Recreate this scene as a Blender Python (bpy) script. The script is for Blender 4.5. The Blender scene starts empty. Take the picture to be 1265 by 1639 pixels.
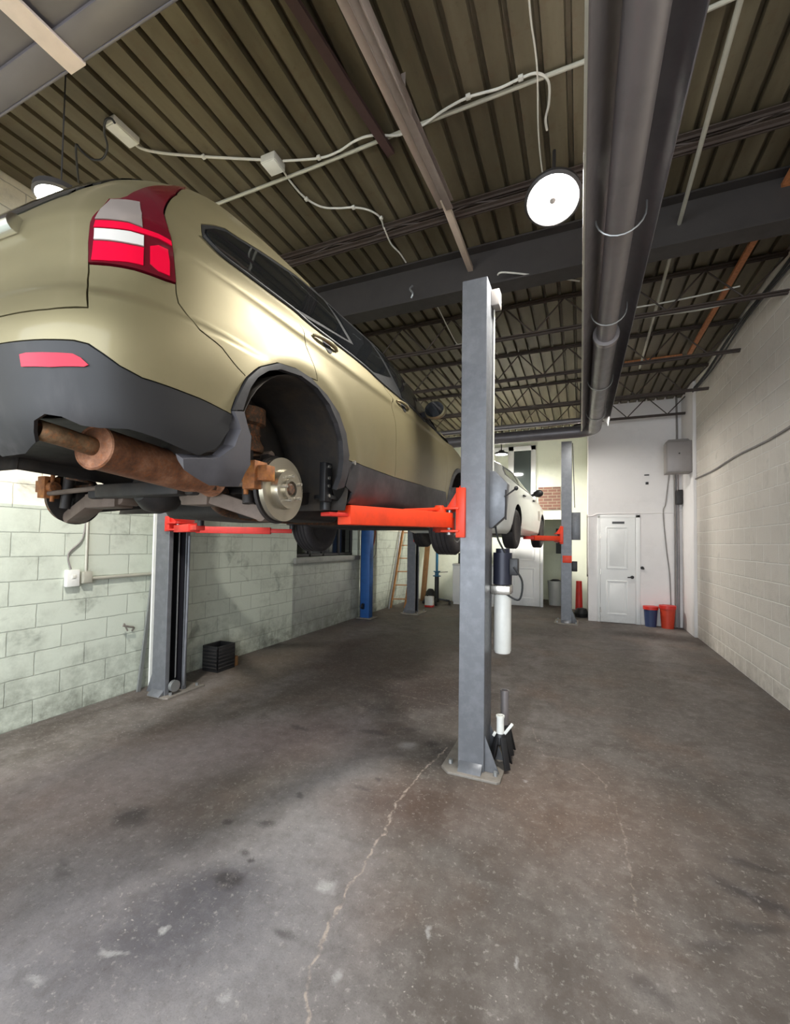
import bpy, bmesh, math, random
import numpy as np
from mathutils import Vector, Matrix, geometry
random.seed(7)
SC = bpy.context.scene
COL = SC.collection
PI = math.pi

# ------------------------------------------------------------------ camera
F_PX, CY_PX, CAM_H = 693.59, 844.0, 1.57
def cam_axes(yaw, pitch, roll):
    f = np.array([-math.sin(yaw)*math.cos(pitch), math.cos(yaw)*math.cos(pitch), math.sin(pitch)])
    r = np.array([math.cos(yaw), math.sin(yaw), 0.0])
    d = -np.cross(r, f)
    c, s = math.cos(roll), math.sin(roll)
    return np.array([c*r+s*d, -s*r+c*d, f])
CM = cam_axes(*[math.radians(a) for a in (23.1385, 1.8924, -0.8256)])
CP = np.array([0, 0, CAM_H])
def ray(px, py):
    return np.array([(px-632.5)/F_PX, (py-CY_PX)/F_PX, 1.0]) @ CM
def at(px, py, X=None, Y=None, Z=None):
    """world point of a photo pixel on a plane X=, Y= or Z="""
    d = ray(px, py)
    i, v = (0, X) if X is not None else (1, Y) if Y is not None else (2, Z)
    p = CP + d*((v-CP[i])/d[i])
    return Vector(p)
def make_camera():
    cd = bpy.data.cameras.new('camera'); co = bpy.data.objects.new('camera', cd); COL.objects.link(co)
    cd.sensor_fit = 'VERTICAL'; cd.sensor_height = 36.0; cd.lens = F_PX/1639*36
    cd.shift_y = (CY_PX-819.5)/1639
    r, d, f = CM
    m = Matrix(((r[0], -d[0], -f[0], 0), (r[1], -d[1], -f[1], 0), (r[2], -d[2], -f[2], CAM_H), (0, 0, 0, 1)))
    co.matrix_world = m
    cd.clip_start = 0.05; cd.clip_end = 200
    SC.camera = co
make_camera()

# ------------------------------------------------------------------ materials
def lin(c):
    return tuple(((v/255)/12.92 if v/255 <= .04045 else ((v/255+.055)/1.055)**2.4) for v in c)
class NT:
    def __init__(s, name):
        s.m = bpy.data.materials.new(name); s.m.use_nodes = True
        s.t = s.m.node_tree; s.b = s.t.nodes['Principled BSDF']; s.out = s.t.nodes['Material Output']
    def n(s, kind, **kw):
        nd = s.t.nodes.new(kind)
        for k, v in kw.items():
            if hasattr(nd, k): setattr(nd, k, v)
            else: nd.inputs[k].default_value = v
        return nd
    def l(s, a, b): s.t.links.new(a, b)
    def coord(s, kind='Object'):
        return s.n('ShaderNodeTexCoord').outputs[kind]
    def noise(s, vec, scale, detail=4, rough=.55, dist=0):
        nd = s.n('ShaderNodeTexNoise'); nd.inputs['Scale'].default_value = scale
        nd.inputs['Detail'].default_value = detail; nd.inputs['Roughness'].default_value = rough
        nd.inputs['Distortion'].default_value = dist
        s.l(vec, nd.inputs['Vector']); return nd.outputs['Fac']
    def ramp(s, fac, stops):
        nd = s.n('ShaderNodeValToRGB'); e = nd.color_ramp.elements
        while len(e) < len(stops): e.new(.5)
        for el, (p, c) in zip(e, stops):
            el.position = p; el.color = (c, c, c, 1) if isinstance(c, (int, float)) else (*c[:3], 1)
        s.l(fac, nd.inputs['Fac']); return nd.outputs['Color']
    def mix(s, fac, a, b, mode='MIX'):
        nd = s.n('ShaderNodeMix'); nd.data_type = 'RGBA'; nd.blend_type = mode
        for v, i in ((fac, 0), (a, 6), (b, 7)):
            if isinstance(v, (int, float)): nd.inputs[i].default_value = v
            elif isinstance(v, tuple): nd.inputs[i].default_value = (*v[:3], 1)
            else: s.l(v, nd.inputs[i])
        return nd.outputs[2]
    def math(s, op, a, b=0.0, clamp=False):
        nd = s.n('ShaderNodeMath'); nd.operation = op; nd.use_clamp = clamp
        for v, i in ((a, 0), (b, 1)):
            if isinstance(v, (int, float)): nd.inputs[i].default_value = v
            else: s.l(v, nd.inputs[i])
        return nd.outputs[0]
    def vmath(s, op, a, b=None, out=0):
        nd = s.n('ShaderNodeVectorMath'); nd.operation = op
        for v, i in ((a, 0), (b, 1)):
            if v is None: continue
            if isinstance(v, tuple): nd.inputs[i].default_value = v
            else: s.l(v, nd.inputs[i])
        return nd.outputs['Value'] if op in ('DOT_PRODUCT', 'LENGTH', 'DISTANCE') else nd.outputs[0]
    def bump(s, h, strength=.3, dist=.01):
        nd = s.n('ShaderNodeBump'); nd.inputs['Strength'].default_value = strength
        nd.inputs['Distance'].default_value = dist
        s.l(h, nd.inputs['Height']); s.l(nd.outputs[0], s.b.inputs['Normal'])
    def set(s, **kw):
        names = {'col': 'Base Color', 'rough': 'Roughness', 'metal': 'Metallic', 'spec': 'Specular IOR Level', 'coat': 'Coat Weight',
                 'trans': 'Transmission Weight', 'ior': 'IOR', 'emis': 'Emission Color', 'es': 'Emission Strength', 'alpha': 'Alpha', 'coatr': 'Coat Roughness'}
        for k, v in kw.items():
            i = s.b.inputs[names[k]]
            if hasattr(v, 'is_output'): s.l(v, i)
            elif isinstance(v, tuple): i.default_value = (*v[:3], 1)
            else: i.default_value = v
        return s
_MC = {}
def mat(name, rgb, rough=.5, metal=0., dirt=.25, scale=8., bump=0., dirt_rgb=None, spec=.5, coat=0., **kw):
    """painted / worn surface: base colour broken up by two noises"""
    if name in _MC: return _MC[name]
    t = NT(name); co = t.coord()
    c = lin(rgb); d = lin(dirt_rgb) if dirt_rgb else tuple(v*.45 for v in c)
    f = t.ramp(t.noise(co, scale, 6, .65), [(.45, 0.), (.75, 1.)])
    t.set(col=t.mix(t.math('MULTIPLY', f, dirt), c, d), metal=metal, spec=spec, coat=coat, **kw)
    rn = t.noise(co, scale*2.3, 3)
    t.set(rough=t.math('ADD', t.math('MULTIPLY', rn, .25), rough-.12, True))
    if bump: t.bump(t.noise(co, scale*6, 4), bump, .004)
    _MC[name] = t.m
    return t.m
def emis(name, rgb, strength):
    t = NT(name); t.set(col=lin(rgb), emis=lin(rgb), es=strength); return t.m

def spot(t, p, cx, cy, rx, ry, rot=0., soft=.5):
    """mask 1 inside an ellipse on the floor plane (p is a noise-warped position)"""
    mp = t.n('ShaderNodeMapping'); mp.vector_type = 'TEXTURE'
    mp.inputs['Location'].default_value = (cx, cy, 0); mp.inputs['Rotation'].default_value = (0, 0, rot)
    mp.inputs['Scale'].default_value = (rx, ry, 1e6)
    t.l(p, mp.inputs['Vector'])
    ln = t.vmath('LENGTH', mp.outputs[0])
    mr = t.n('ShaderNodeMapRange'); mr.inputs['From Min'].default_value = 1+soft*.5; mr.inputs['From Max'].default_value = 1-soft*.5
    t.l(ln, mr.inputs['Value']); return mr.outputs[0]
def seg(t, p, a, b, w):
    """mask 1 near the line a-b on the floor"""
    d = (b[0]-a[0], b[1]-a[1]); L2 = d[0]**2+d[1]**2
    q = t.vmath('SUBTRACT', p, (a[0], a[1], 0))
    k = t.math('DIVIDE', t.vmath('DOT_PRODUCT', q, (d[0], d[1], 0)), L2, True)
    cm = t.n('ShaderNodeCombineXYZ')
    t.l(t.math('MULTIPLY', k, d[0]), cm.inputs[0]); t.l(t.math('MULTIPLY', k, d[1]), cm.inputs[1])
    ds = t.vmath('LENGTH', t.vmath('SUBTRACT', q, cm.outputs[0]))
    mr = t.n('ShaderNodeMapRange'); mr.inputs['From Min'].default_value = w; mr.inputs['From Max'].default_value = w*.35
    t.l(ds, mr.inputs['Value']); return mr.outputs[0]

def floor_material():
    t = NT('stained_concrete'); co = t.coord()
    flat = t.vmath('MULTIPLY', co, (1, 1, 0))
    # streaks run along the bay
    st = t.n('ShaderNodeMapping'); st.inputs['Scale'].default_value = (1.5, .55, 1); t.l(flat, st.inputs['Vector'])
    big = t.noise(st.outputs[0], .9, 6, .6, .6)
    mid = t.noise(flat, 3.2, 7, .65, .3)
    c = t.ramp(big, [(.28, lin((74, 67, 62))), (.45, lin((98, 91, 86))), (.58, lin((114, 108, 104))), (.75, lin((134, 129, 128)))])
    c = t.mix(t.math('MULTIPLY', t.ramp(mid, [(.35, 1.), (.56, 0.)]), .55), c, lin((66, 57, 50)))
    c = t.mix(t.math('MULTIPLY', t.ramp(t.noise(flat, 1.4, 4, .5), [(.5, 0.), (.72, 1.)]), .4), c, lin((112, 88, 72)))
    # warped coordinates for marks with a shape of their own
    nz = t.n('ShaderNodeTexNoise'); nz.inputs['Scale'].default_value = 5; nz.inputs['Detail'].default_value = 6; nz.inputs['Roughness'].default_value = .7
    t.l(flat, nz.inputs['Vector'])
    wv = t.vmath('ADD', flat, t.vmath('MULTIPLY', t.vmath('SUBTRACT', nz.outputs['Color'], (.5, .5, .5)), (.16, .16, 0)))
    nz2 = t.n('ShaderNodeTexNoise'); nz2.inputs['Scale'].default_value = 14; nz2.inputs['Detail'].default_value = 5
    t.l(flat, nz2.inputs['Vector'])
    wc = t.vmath('ADD', flat, t.vmath('MULTIPLY', t.vmath('SUBTRACT', nz2.outputs['Color'], (.5, .5, .5)), (.07, .07, 0)))
    def fp(px, py): q = at(px, py, Z=0); return (q.x, q.y)
    def after(v, c):
        # evaluate v after c (keeps few values alive at once)
        nd = t.n('ShaderNodeVectorMath'); nd.operation = 'MULTIPLY_ADD'; t.l(c, nd.inputs[0]); nd.inputs[1].default_value = (1e-7, 1e-7, 0); t.l(v, nd.inputs[2]); return nd.outputs[0]
    def paint(c, px, py, rx, ry, rgb, amt, rot=0., soft=.7):
        x, y = fp(px, py); return t.mix(t.math('MULTIPLY', spot(t, after(wv, c), x, y, rx, ry, rot, soft), amt), c, lin(rgb))
    # pale scuffed areas, oily areas
    for px, py, rx, ry, rgb, a, r in (
        (330, 1200, 1.0, .35, (150, 140, 140), .5, .9), (120, 1290, .55, .45, (140, 120, 116), .35, .5), (520, 1290, .3, .75, (150, 146, 146), .5, .2),
        (330, 1540, .5, .5, (140, 138, 142), .55, .4), (60, 1500, .45, .5, (132, 130, 136), .5, 0), (420, 1420, .35, .5, (128, 126, 128), .3, 0),
        (600, 1060, .9, 1.3, (70, 54, 50), .65, .2), (690, 1110, .5, .5, (60, 48, 46), .6, 0), (560, 1040, .35, .9, (74, 60, 56), .5, .2),
        (640, 1290, .35, .22, (82, 58, 46), .55, .2), (910, 1290, .55, .5, (108, 86, 72), .5, .3), (1010, 1080, .8, 1.0, (84, 74, 62), .4, 0),
        (870, 1010, .7, .5, (56, 50, 42), .6, 0), (1010, 1015, .5, .25, (54, 46, 40), .7, 0), (480, 1180, .7, .35, (98, 78, 74), .45, .6),
        (440, 1060, .4, 1.3, (110, 98, 84), .5, .15), (270, 1490, .32, .2, (76, 74, 80), .75, .8), (340, 1420, .22, .12, (70, 68, 74), .7, .6),
        (1160, 1180, .45, .4, (98, 90, 84), .5, 0), (760, 1000, .8, .5, (62, 54, 46), .5, 0)):
        c = paint(c, px, py, rx, ry, rgb, a, r, 1.3)
    for px, py, rx, ry, a in (
        (212, 1308, .10, .075, .75), (362, 1410, .065, .045, .85), (425, 1320, .05, .03, .65), (362, 1314, .03, .02, .7), (480, 1273, .03, .02, .7),
        (388, 1366, .03, .018, .7), (402, 1378, .02, .015, .8), (580, 1262, .05, .025, .5), (604, 1248, .03, .02, .6), (455, 1490, .05, .022, .6),
        (100, 1393, .07, .035, .5), (1215, 1440, .17, .05, .8), (1200, 1385, .12, .03, .6), (1205, 1490, .12, .025, .6), (1040, 1585, .07, .05, .5),
        (690, 1190, .05, .06, .7), (704, 1204, .045, .04, .7), (655, 1168, .10, .03, .5), (600, 1172, .12, .04, .55), (480, 1165, .09, .03, .5),
        (1145, 1515, .10, .03, .45), (590, 1130, .2, .08, .5), (1010, 1040, .2, .05, .55)):
        c = paint(c, px, py, rx, ry, (48, 44, 45), a*.9, random.uniform(-.5, .5), 1.0)
    for px, py, rx, ry, a in ((520, 1419, .045, .03, .9), (654, 1193, .06, .055, .55), (262, 1487, .02, .016, .9), (688, 1492, .012, .02, .8), (828, 1545, .01, .02, .7),
                              (185, 1525, .04, .012, .7), (365, 1600, .02, .02, .6), (540, 1560, .02, .03, .7), (840, 1250, .012, .014, .7), (60, 1565, .04, .012, .6)):
        c = paint(c, px, py, rx, ry, (176, 174, 172), a*.75, .3, 1.0)
    # cracks
    lines = ([(716, 1196), (700, 1212), (676, 1234), (640, 1280), (628, 1297), (618, 1330), (600, 1352), (580, 1390), (560, 1415), (545, 1450), (528, 1480), (512, 1515), (500, 1550), (492, 1600), (486, 1680)],
             [(850, 1160), (870, 1210), (930, 1220), (965, 1250), (985, 1290), (1000, 1340), (1010, 1400), (1020, 1470)],
             [(716, 1128), (640, 1112), (560, 1090)])
    for li, pts in enumerate(lines):
        q = [fp(*p) for p in pts]; m = None
        for a, b in zip(q[:-1], q[1:]):
            s_ = seg(t, after(wc, c if m is None else m), a, b, .009 if li == 0 else .007)
            m = s_ if m is None else t.math('MAXIMUM', m, s_)
        g = t.ramp(t.noise(flat, 22, 3), [(.42, .15), (.58, 1.)])
        c = t.mix(t.math('MULTIPLY', t.math('MULTIPLY', m, g), .8 if li == 0 else .35), c, lin((172, 158, 146)))
    # speckles
    fine = t.noise(after(flat, c), 38, 6, .7)
    sp = t.ramp(fine, [(.57, 0.), (.66, 1.)])
    c = t.mix(t.math('MULTIPLY', sp, .38), c, lin((176, 170, 164)))
    m12 = t.noise(after(flat, c), 11, 6, .75)
    c = t.mix(t.math('MULTIPLY', t.ramp(m12, [(.36, 1.), (.52, 0.)]), .28), c, lin((70, 63, 58)))
    c = t.mix(t.math('MULTIPLY', t.ramp(m12, [(.52, 0.), (.70, 1.)]), .25), c, lin((150, 144, 140)))
    sp2 = t.ramp(t.noise(after(flat, c), 30, 5, .75), [(.30, 1.), (.40, 0.)])
    c = t.mix(t.math('MULTIPLY', sp2, .4), c, lin((58, 53, 50)))
    vor = t.n('ShaderNodeTexVoronoi'); vor.inputs['Scale'].default_value = 26; t.l(after(wc, c), vor.inputs['Vector'])
    chips = t.math('MULTIPLY', t.ramp(vor.outputs['Distance'], [(.05, 1.), (.12, 0.)]), t.ramp(t.noise(flat, 2.5, 3), [(.47, 0.), (.63, 1.)]))
    c = t.mix(t.math('MULTIPLY', chips, .7), c, lin((190, 182, 174)))
    grit = t.noise(after(flat, c), 160, 3, .6)
    c = t.mix(t.math('MULTIPLY', t.ramp(grit, [(.3, 1.), (.5, 0.)]), .25), c, lin((66, 60, 56)))
    t.set(col=c, spec=.35, rough=t.ramp(big, [(.3, .5), (.7, .78)]))
    t.bump(t.noise(flat, 30, 5, .7), .25, .006)
    return t.m

def block_wall(name, axis, base, dirt_rgb, grime=.5, upper=None, seam=1.83, patch=None, stainlow=.5, mort=.35, coarse_mortar=.0):
    """painted concrete block; axis = the world axis that runs along the wall"""
    t = NT(name); co = t.coord()
    sep = t.n('ShaderNodeSeparateXYZ'); t.l(co, sep.inputs[0])
    cm = t.n('ShaderNodeCombineXYZ'); t.l(sep.outputs[axis], cm.inputs[0]); t.l(sep.outputs[2], cm.inputs[1])
    p = cm.outputs[0]
    wob = t.n('ShaderNodeTexNoise'); wob.inputs['Scale'].default_value = 9; t.l(p, wob.inputs['Vector'])
    pw = t.vmath('ADD', p, t.vmath('MULTIPLY', t.vmath('SUBTRACT', wob.outputs['Color'], (.5, .5, .5)), (.012, .012, 0)))
    br = t.n('ShaderNodeTexBrick'); br.inputs['Scale'].default_value = 1; br.inputs['Brick Width'].default_value = .4
    br.inputs['Row Height'].default_value = .2; br.inputs['Mortar Size'].default_value = .009 if coarse_mortar else .006; br.inputs['Mortar Smooth'].default_value = .6
    br.inputs['Color1'].default_value = (.55, .55, .55, 1); br.inputs['Color2'].default_value = (.45, .45, .45, 1); br.inputs['Bias'].default_value = 0
    t.l(pw, br.inputs['Vector'])
    c = lin(base)
    if upper:
        k = t.math('GREATER_THAN', sep.outputs[2], seam)
        c = t.mix(k, c, lin(upper))
    tone = t.math('ADD', t.math('MULTIPLY', br.outputs['Color'], .5), .75)
    n1 = t.noise(p, 1.6, 6, .6); n2 = t.noise(p, 7, 6, .7); n3 = t.noise(p, 60, 4, .6)
    if patch:
        y0, y1, z0, z1, rgb = patch
        m = t.math('MULTIPLY', t.math('GREATER_THAN', sep.outputs[axis], y0), t.math('LESS_THAN', sep.outputs[axis], y1))
        m = t.math('MULTIPLY', m, t.math('MULTIPLY', t.math('GREATER_THAN', sep.outputs[2], z0), t.math('LESS_THAN', sep.outputs[2], z1)))
        c = t.mix(t.math('MULTIPLY', m, t.ramp(n1, [(.35, 1.), (.7, .55)])), c, lin(rgb))
    c = t.mix(1.0, c, tone, 'MULTIPLY')
    d = t.math('MULTIPLY', t.ramp(n1, [(.45, 0.), (.72, 1.)]), t.ramp(n2, [(.38, 0.), (.66, 1.)]))
    c = t.mix(t.math('MULTIPLY', d, grime), c, lin(dirt_rgb))
    # scattered smudges and scuffs
    sm = t.ramp(t.noise(p, 3.3, 5, .6, .5), [(.60, 0.), (.74, 1.)])
    c = t.mix(t.math('MULTIPLY', sm, grime*.8), c, lin(tuple(v*.6 for v in dirt_rgb)))
    # grime at the foot of the wall
    lo = t.n('ShaderNodeMapRange'); lo.inputs['From Min'].default_value = .55; lo.inputs['From Max'].default_value = 0; t.l(sep.outputs[2], lo.inputs['Value'])
    c = t.mix(t.math('MULTIPLY', t.math('MULTIPLY', lo.outputs[0], t.ramp(n2, [(.35, .1), (.65, 1.)])), stainlow), c, lin(dirt_rgb))
    c = t.mix(t.math('MULTIPLY', br.outputs['Fac'], mort), c, lin(tuple(v*.62 for v in base)) if not coarse_mortar else lin((246, 241, 233)))
    t.set(col=c, rough=.62, spec=.3)
    h = t.math('ADD', t.math('MULTIPLY', t.math('SUBTRACT', 1.0, br.outputs['Fac']), 1.0), t.math('MULTIPLY', n3, .35))
    t.bump(h, .5, .012)
    return t.m

def plain_wall(name, base, grime=.2, dirt_rgb=(120, 116, 108)):
    t = NT(name); co = t.coord()
    n1 = t.noise(co, 1.3, 6, .6); n2 = t.noise(co, 8, 5, .7)
    d = t.math('MULTIPLY', t.ramp(n1, [(.45, 0.), (.75, 1.)]), t.ramp(n2, [(.4, 0.), (.7, 1.)]))
    c = t.mix(t.math('MULTIPLY', d, grime), lin(base), lin(dirt_rgb))
    sep = t.n('ShaderNodeSeparateXYZ'); t.l(co, sep.inputs[0])
    lo = t.n('ShaderNodeMapRange'); lo.inputs['From Min'].default_value = .35; lo.inputs['From Max'].default_value = 0; t.l(sep.outputs[2], lo.inputs['Value'])
    c = t.mix(t.math('MULTIPLY', t.math('MULTIPLY', lo.outputs[0], n2), .6), c, lin(dirt_rgb))
    t.set(col=c, rough=.6, spec=.3); t.bump(t.noise(co, 45, 4), .12, .005); return t.m

def deck_material():
    t = NT('galvanised_deck'); co = t.coord()
    mp = t.n('ShaderNodeMapping'); mp.inputs['Scale'].default_value = (3, .5, 1); t.l(co, mp.inputs['Vector'])
    n1 = t.noise(mp.outputs[0], 1.2, 6, .6); n2 = t.noise(co, 9, 6, .7)
    c = t.ramp(n1, [(.3, lin((76, 69, 53))), (.5, lin((96, 88, 69))), (.7, lin((112, 104, 84)))])
    c = t.mix(t.math('MULTIPLY', t.ramp(n2, [(.55, 0.), (.75, 1.)]), .5), c, lin((88, 66, 44)))
    c = t.mix(t.math('MULTIPLY', t.ramp(t.noise(co, 30, 4), [(.6, 0.), (.8, 1.)]), .3), c, lin((52, 48, 38)))
    t.set(col=c, rough=.5, metal=.25, spec=.4); t.bump(n2, .08, .004); return t.m

def car_paint(name, rgb, flake=.6, rough=.32):
    t = NT(name); co = t.coord()
    n = t.noise(co, 900, 2); n2 = t.noise(co, 6, 5, .65)
    c = lin(rgb)
    cc = t.mix(t.math('MULTIPLY', n, .18), c, tuple(min(1, v*1.5) for v in c))
    cc = t.mix(t.math('MULTIPLY', t.ramp(n2, [(.5, 0.), (.8, 1.)]), .18), cc, tuple(v*.6 for v in c))
    t.set(col=cc, metal=flake, rough=rough, coat=.3, coatr=.12); return t.m

def rust_material(name, a=(148, 102, 76), b=(194, 146, 116), c=(100, 72, 56), metal=.25):
    t = NT(name); co = t.coord()
    n = t.noise(co, 14, 8, .7); n2 = t.noise(co, 60, 5, .7)
    col = t.ramp(n, [(.3, lin(c)), (.5, lin(a)), (.68, lin(b))])
    col = t.mix(t.math('MULTIPLY', t.ramp(n2, [(.5, 0.), (.7, 1.)]), .5), col, lin((190, 110, 52)))
    t.set(col=col, rough=.65, metal=metal); t.bump(n2, .35, .004); return t.m

def wood_material(name, rgb):
    t = NT(name); co = t.coord()
    mp = t.n('ShaderNodeMapping'); mp.inputs['Scale'].default_value = (20, 20, 1.5); t.l(co, mp.inputs['Vector'])
    n = t.noise(mp.outputs[0], 2, 5, .6, .8)
    c = lin(rgb); t.set(col=t.ramp(n, [(.3, tuple(v*.6 for v in c)), (.7, tuple(min(1, v*1.2) for v in c))]), rough=.65); return t.m

def brick_material():
    t = NT('exposed_brick'); co = t.coord(); sep = t.n('ShaderNodeSeparateXYZ'); t.l(co, sep.inputs[0])
    cm = t.n('ShaderNodeCombineXYZ'); t.l(sep.outputs[0], cm.inputs[0]); t.l(sep.outputs[2], cm.inputs[1])
    br = t.n('ShaderNodeTexBrick'); br.inputs['Scale'].default_value = 1; br.inputs['Brick Width'].default_value = .21; br.inputs['Row Height'].default_value = .075
    br.inputs['Mortar Size'].default_value = .008
    for k, v in (('Color1', (132, 92, 78)), ('Color2', (108, 78, 68)), ('Mortar', (150, 140, 120))): br.inputs[k].default_value = (*lin(v), 1)
    t.l(cm.outputs[0], br.inputs['Vector']); t.set(col=br.outputs['Color'], rough=.8); return t.m

M = {}
M['floor'] = floor_material()
M['wall_left'] = block_wall('painted_block_green', 1, (196, 202, 188), (92, 94, 82), .62, upper=(248, 242, 222), seam=1.83, patch=(5.75, 8.0, 0, 1.28, (150, 152, 146)), stainlow=.75, mort=.14)
M['wall_right'] = block_wall('painted_block_beige', 1, (222, 214, 204), (160, 152, 140), .35, stainlow=.6, mort=.85, coarse_mortar=1)
M['wall_back'] = plain_wall('plaster_cream', (232, 235, 216), .25)
M['wall_white'] = plain_wall('plaster_white', (234, 230, 228), .18, (150, 146, 140))
M['white_door'] = plain_wall('painted_door', (238, 238, 236), .12, (150, 148, 142))
M['deck'] = deck_material()
M['steel_dark'] = mat('dark_painted_steel', (52, 50, 50), .5, .3, .35, 5)
M['joist'] = mat('joist_steel', (70, 60, 54), .6, .2, .4, 6, dirt_rgb=(64, 44, 34))
M['beam'] = mat('beam_steel', (56, 52, 50), .6, .2, .35, 4)
M['duct'] = mat('dull_duct_metal', (140, 134, 134), .42, .4, .3, 5)
M['duct_dark'] = mat('sooty_duct_metal', (112, 108, 110), .42, .4, .35, 5)
M['galv'] = mat('galvanised_metal', (158, 160, 160), .38, .7, .25, 20)
M['conduit'] = mat('pale_conduit', (176, 174, 160), .45, .2, .25, 12)
M['cable_white'] = mat('white_cable', (206, 204, 194), .5, 0, .2, 20)
M['cable_black'] = mat('black_cable', (24, 24, 26), .5, 0, .1, 20)
M['door_panel'] = mat('grey_door_panel', (86, 82, 84), .45, .15, .35, 3, dirt_rgb=(80, 74, 76))
M['strut_pink'] = mat('pale_strut', (206, 192, 184), .45, .2, .2, 9)
M['track'] = mat('track_steel', (150, 138, 132), .42, .45, .25, 12)
M['lift_grey'] = mat('lift_grey_paint', (104, 106, 110), .38, .3, .3, 14, dirt_rgb=(146, 146, 152))
M['lift_inner'] = mat('greased_inner_column', (34, 33, 38), .4, .3, .3, 6)
M['lift_red'] = mat('lift_red_paint', (232, 66, 30), .4, 0, .35, 7, dirt_rgb=(120, 40, 24), spec=.4)
M['lift_red2'] = mat('lift_crimson_paint', (206, 44, 34), .45, 0, .35, 7, dirt_rgb=(96, 30, 26))
M['plate'] = mat('worn_base_plate', (136, 130, 122), .6, .3, .5, 14, bump=.3, dirt_rgb=(92, 80, 66))
M['black'] = mat('black_plastic', (26, 26, 28), .45, 0, .2, 14)
M['motor'] = mat('motor_navy', (38, 40, 54), .4, .2, .2, 12)
M['white_plastic'] = mat('white_plastic', (222, 222, 216), .4, 0, .2, 10, dirt_rgb=(170, 168, 156))
M['blue'] = mat('blue_paint', (36, 84, 146), .45, .1, .35, 9, dirt_rgb=(24, 46, 84))
M['blue2'] = mat('teal_blue_paint', (40, 104, 136), .45, .1, .3, 9)
M['wood'] = wood_material('ladder_wood', (176, 124, 74))
M['wood_orange'] = wood_material('batten_wood', (186, 120, 74))
M['wood_dark'] = wood_material('brown_board', (128, 92, 54))
M['red_bucket'] = mat('red_bucket', (196, 62, 36), .45, 0, .3, 9)
M['blue_bucket'] = mat('blue_bucket', (48, 60, 96), .45, 0, .3, 9)
M['panel_grey'] = mat('electrical_grey', (138, 132, 128), .5, .2, .25, 9)
M['glass_dark'] = NT('dark_glass').set(col=(.006, .007, .008), rough=.04, spec=.6).m
M['pane_grey'] = NT('grey_pane').set(col=lin((66, 72, 70)), rough=.05, spec=.6).m
M['chrome'] = NT('chrome').set(col=(.75, .75, .76), metal=1., rough=.12).m
M['silver'] = mat('silver_steel', (196, 192, 184), .25, .9, .2, 14)
M['rotor'] = None
M['gold'] = car_paint('champagne_gold_paint', (124, 115, 86), .6, .5)
M['white_paint'] = car_paint('white_car_paint', (240, 242, 236), .0, .3)
M['cladding'] = mat('textured_cladding', (42, 41, 43), .5, 0, .3, 7, bump=.08, dirt_rgb=(96, 92, 92))
def bumper_plastic():
    t = NT('scuffed_bumper_plastic'); co = t.coord(); mp = t.n('ShaderNodeMapping'); mp.inputs['Scale'].default_value = (9, 9, 1.2); t.l(co, mp.inputs['Vector'])
    n = t.noise(mp.outputs[0], 1.5, 6, .65); n2 = t.noise(co, 2.2, 4, .6)
    f = t.math('MULTIPLY', t.ramp(n, [(.42, 0.), (.68, 1.)]), t.ramp(n2, [(.40, 0.), (.62, 1.)]))
    sx = t.n('ShaderNodeSeparateXYZ'); t.l(co, sx.inputs[0]); mr = t.n('ShaderNodeMapRange'); mr.inputs['From Min'].default_value = .80; mr.inputs['From Max'].default_value = .60
    t.l(t.math('ABSOLUTE', sx.outputs[0]), mr.inputs['Value']); f = t.math('MULTIPLY', f, mr.outputs[0])
    t.set(col=t.mix(t.math('MULTIPLY', f, .6), lin((36, 35, 36)), lin((118, 112, 112))), rough=.5, spec=.35); t.bump(t.noise(co, 300, 2), .05, .001); return t.m
M['bumper_plastic'] = bumper_plastic()
M['cladding_flap'] = mat('worn_cladding', (82, 80, 84), .55, 0, .45, 8, bump=.08, dirt_rgb=(52, 50, 52))
M['liner'] = mat('dusty_liner', (44, 40, 37), .8, 0, .5, 9, bump=.3, dirt_rgb=(78, 64, 48))
M['under'] = mat('oily_underbody', (36, 33, 32), .6, .1, .5, 7, bump=.2, dirt_rgb=(66, 54, 44))
M['shell'] = mat('body_gap_black', (10, 10, 11), .7, 0, .1, 9)
M['rubber'] = mat('tyre_rubber', (44, 41, 43), .7, 0, .35, 16, dirt_rgb=(74, 66, 62))
M['arm_rust'] = mat('dusty_suspension', (106, 92, 82), .65, .2, .5, 9, bump=.2, dirt_rgb=(58, 48, 42))
M['rust'] = rust_material('rusty_exhaust')
M['caliper'] = rust_material('rusty_caliper', (146, 92, 50), (186, 128, 60), (86, 58, 40))
M['rust_dark'] = rust_material('dark_rust', (70, 54, 42), (100, 76, 56), (42, 34, 28), .2)
M['lamp_red'] = NT('red_lens').set(col=lin((206, 10, 48)), rough=.2, spec=.25).m
M['lamp_maroon'] = NT('dark_red_lens').set(col=lin((84, 10, 24)), rough=.18, coat=.2).m
M['lamp_clear'] = NT('clear_lens').set(col=lin((176, 164, 156)), rough=.12, metal=.55, coat=.8).m
M['lamp_white'] = NT('white_lens').set(col=lin((226, 222, 216)), rough=.15, metal=.3, coat=.8).m
M['led'] = emis('led_disc', (255, 252, 244), 45)
M['led_small'] = emis('led_tube', (255, 250, 236), 35)
M['orange_cord'] = mat('red_hose', (200, 96, 70), .5, 0, .2, 10)
M['paper'] = mat('white_sticker', (206, 196, 192), .6, 0, .2, 20)
M['sign'] = mat('grey_sign', (84, 84, 84), .5, 0, .2, 40)
M['brick'] = brick_material()
def rotor_material():
    t = NT('machined_rotor'); co = t.coord()
    g = t.noise(co, 5, 3, .5)
    t.set(col=t.ramp(g, [(.3, lin((178, 170, 154))), (.7, lin((190, 184, 168)))]), metal=.9, rough=.27)
    return t.m
M['rotor'] = rotor_material()

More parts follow.
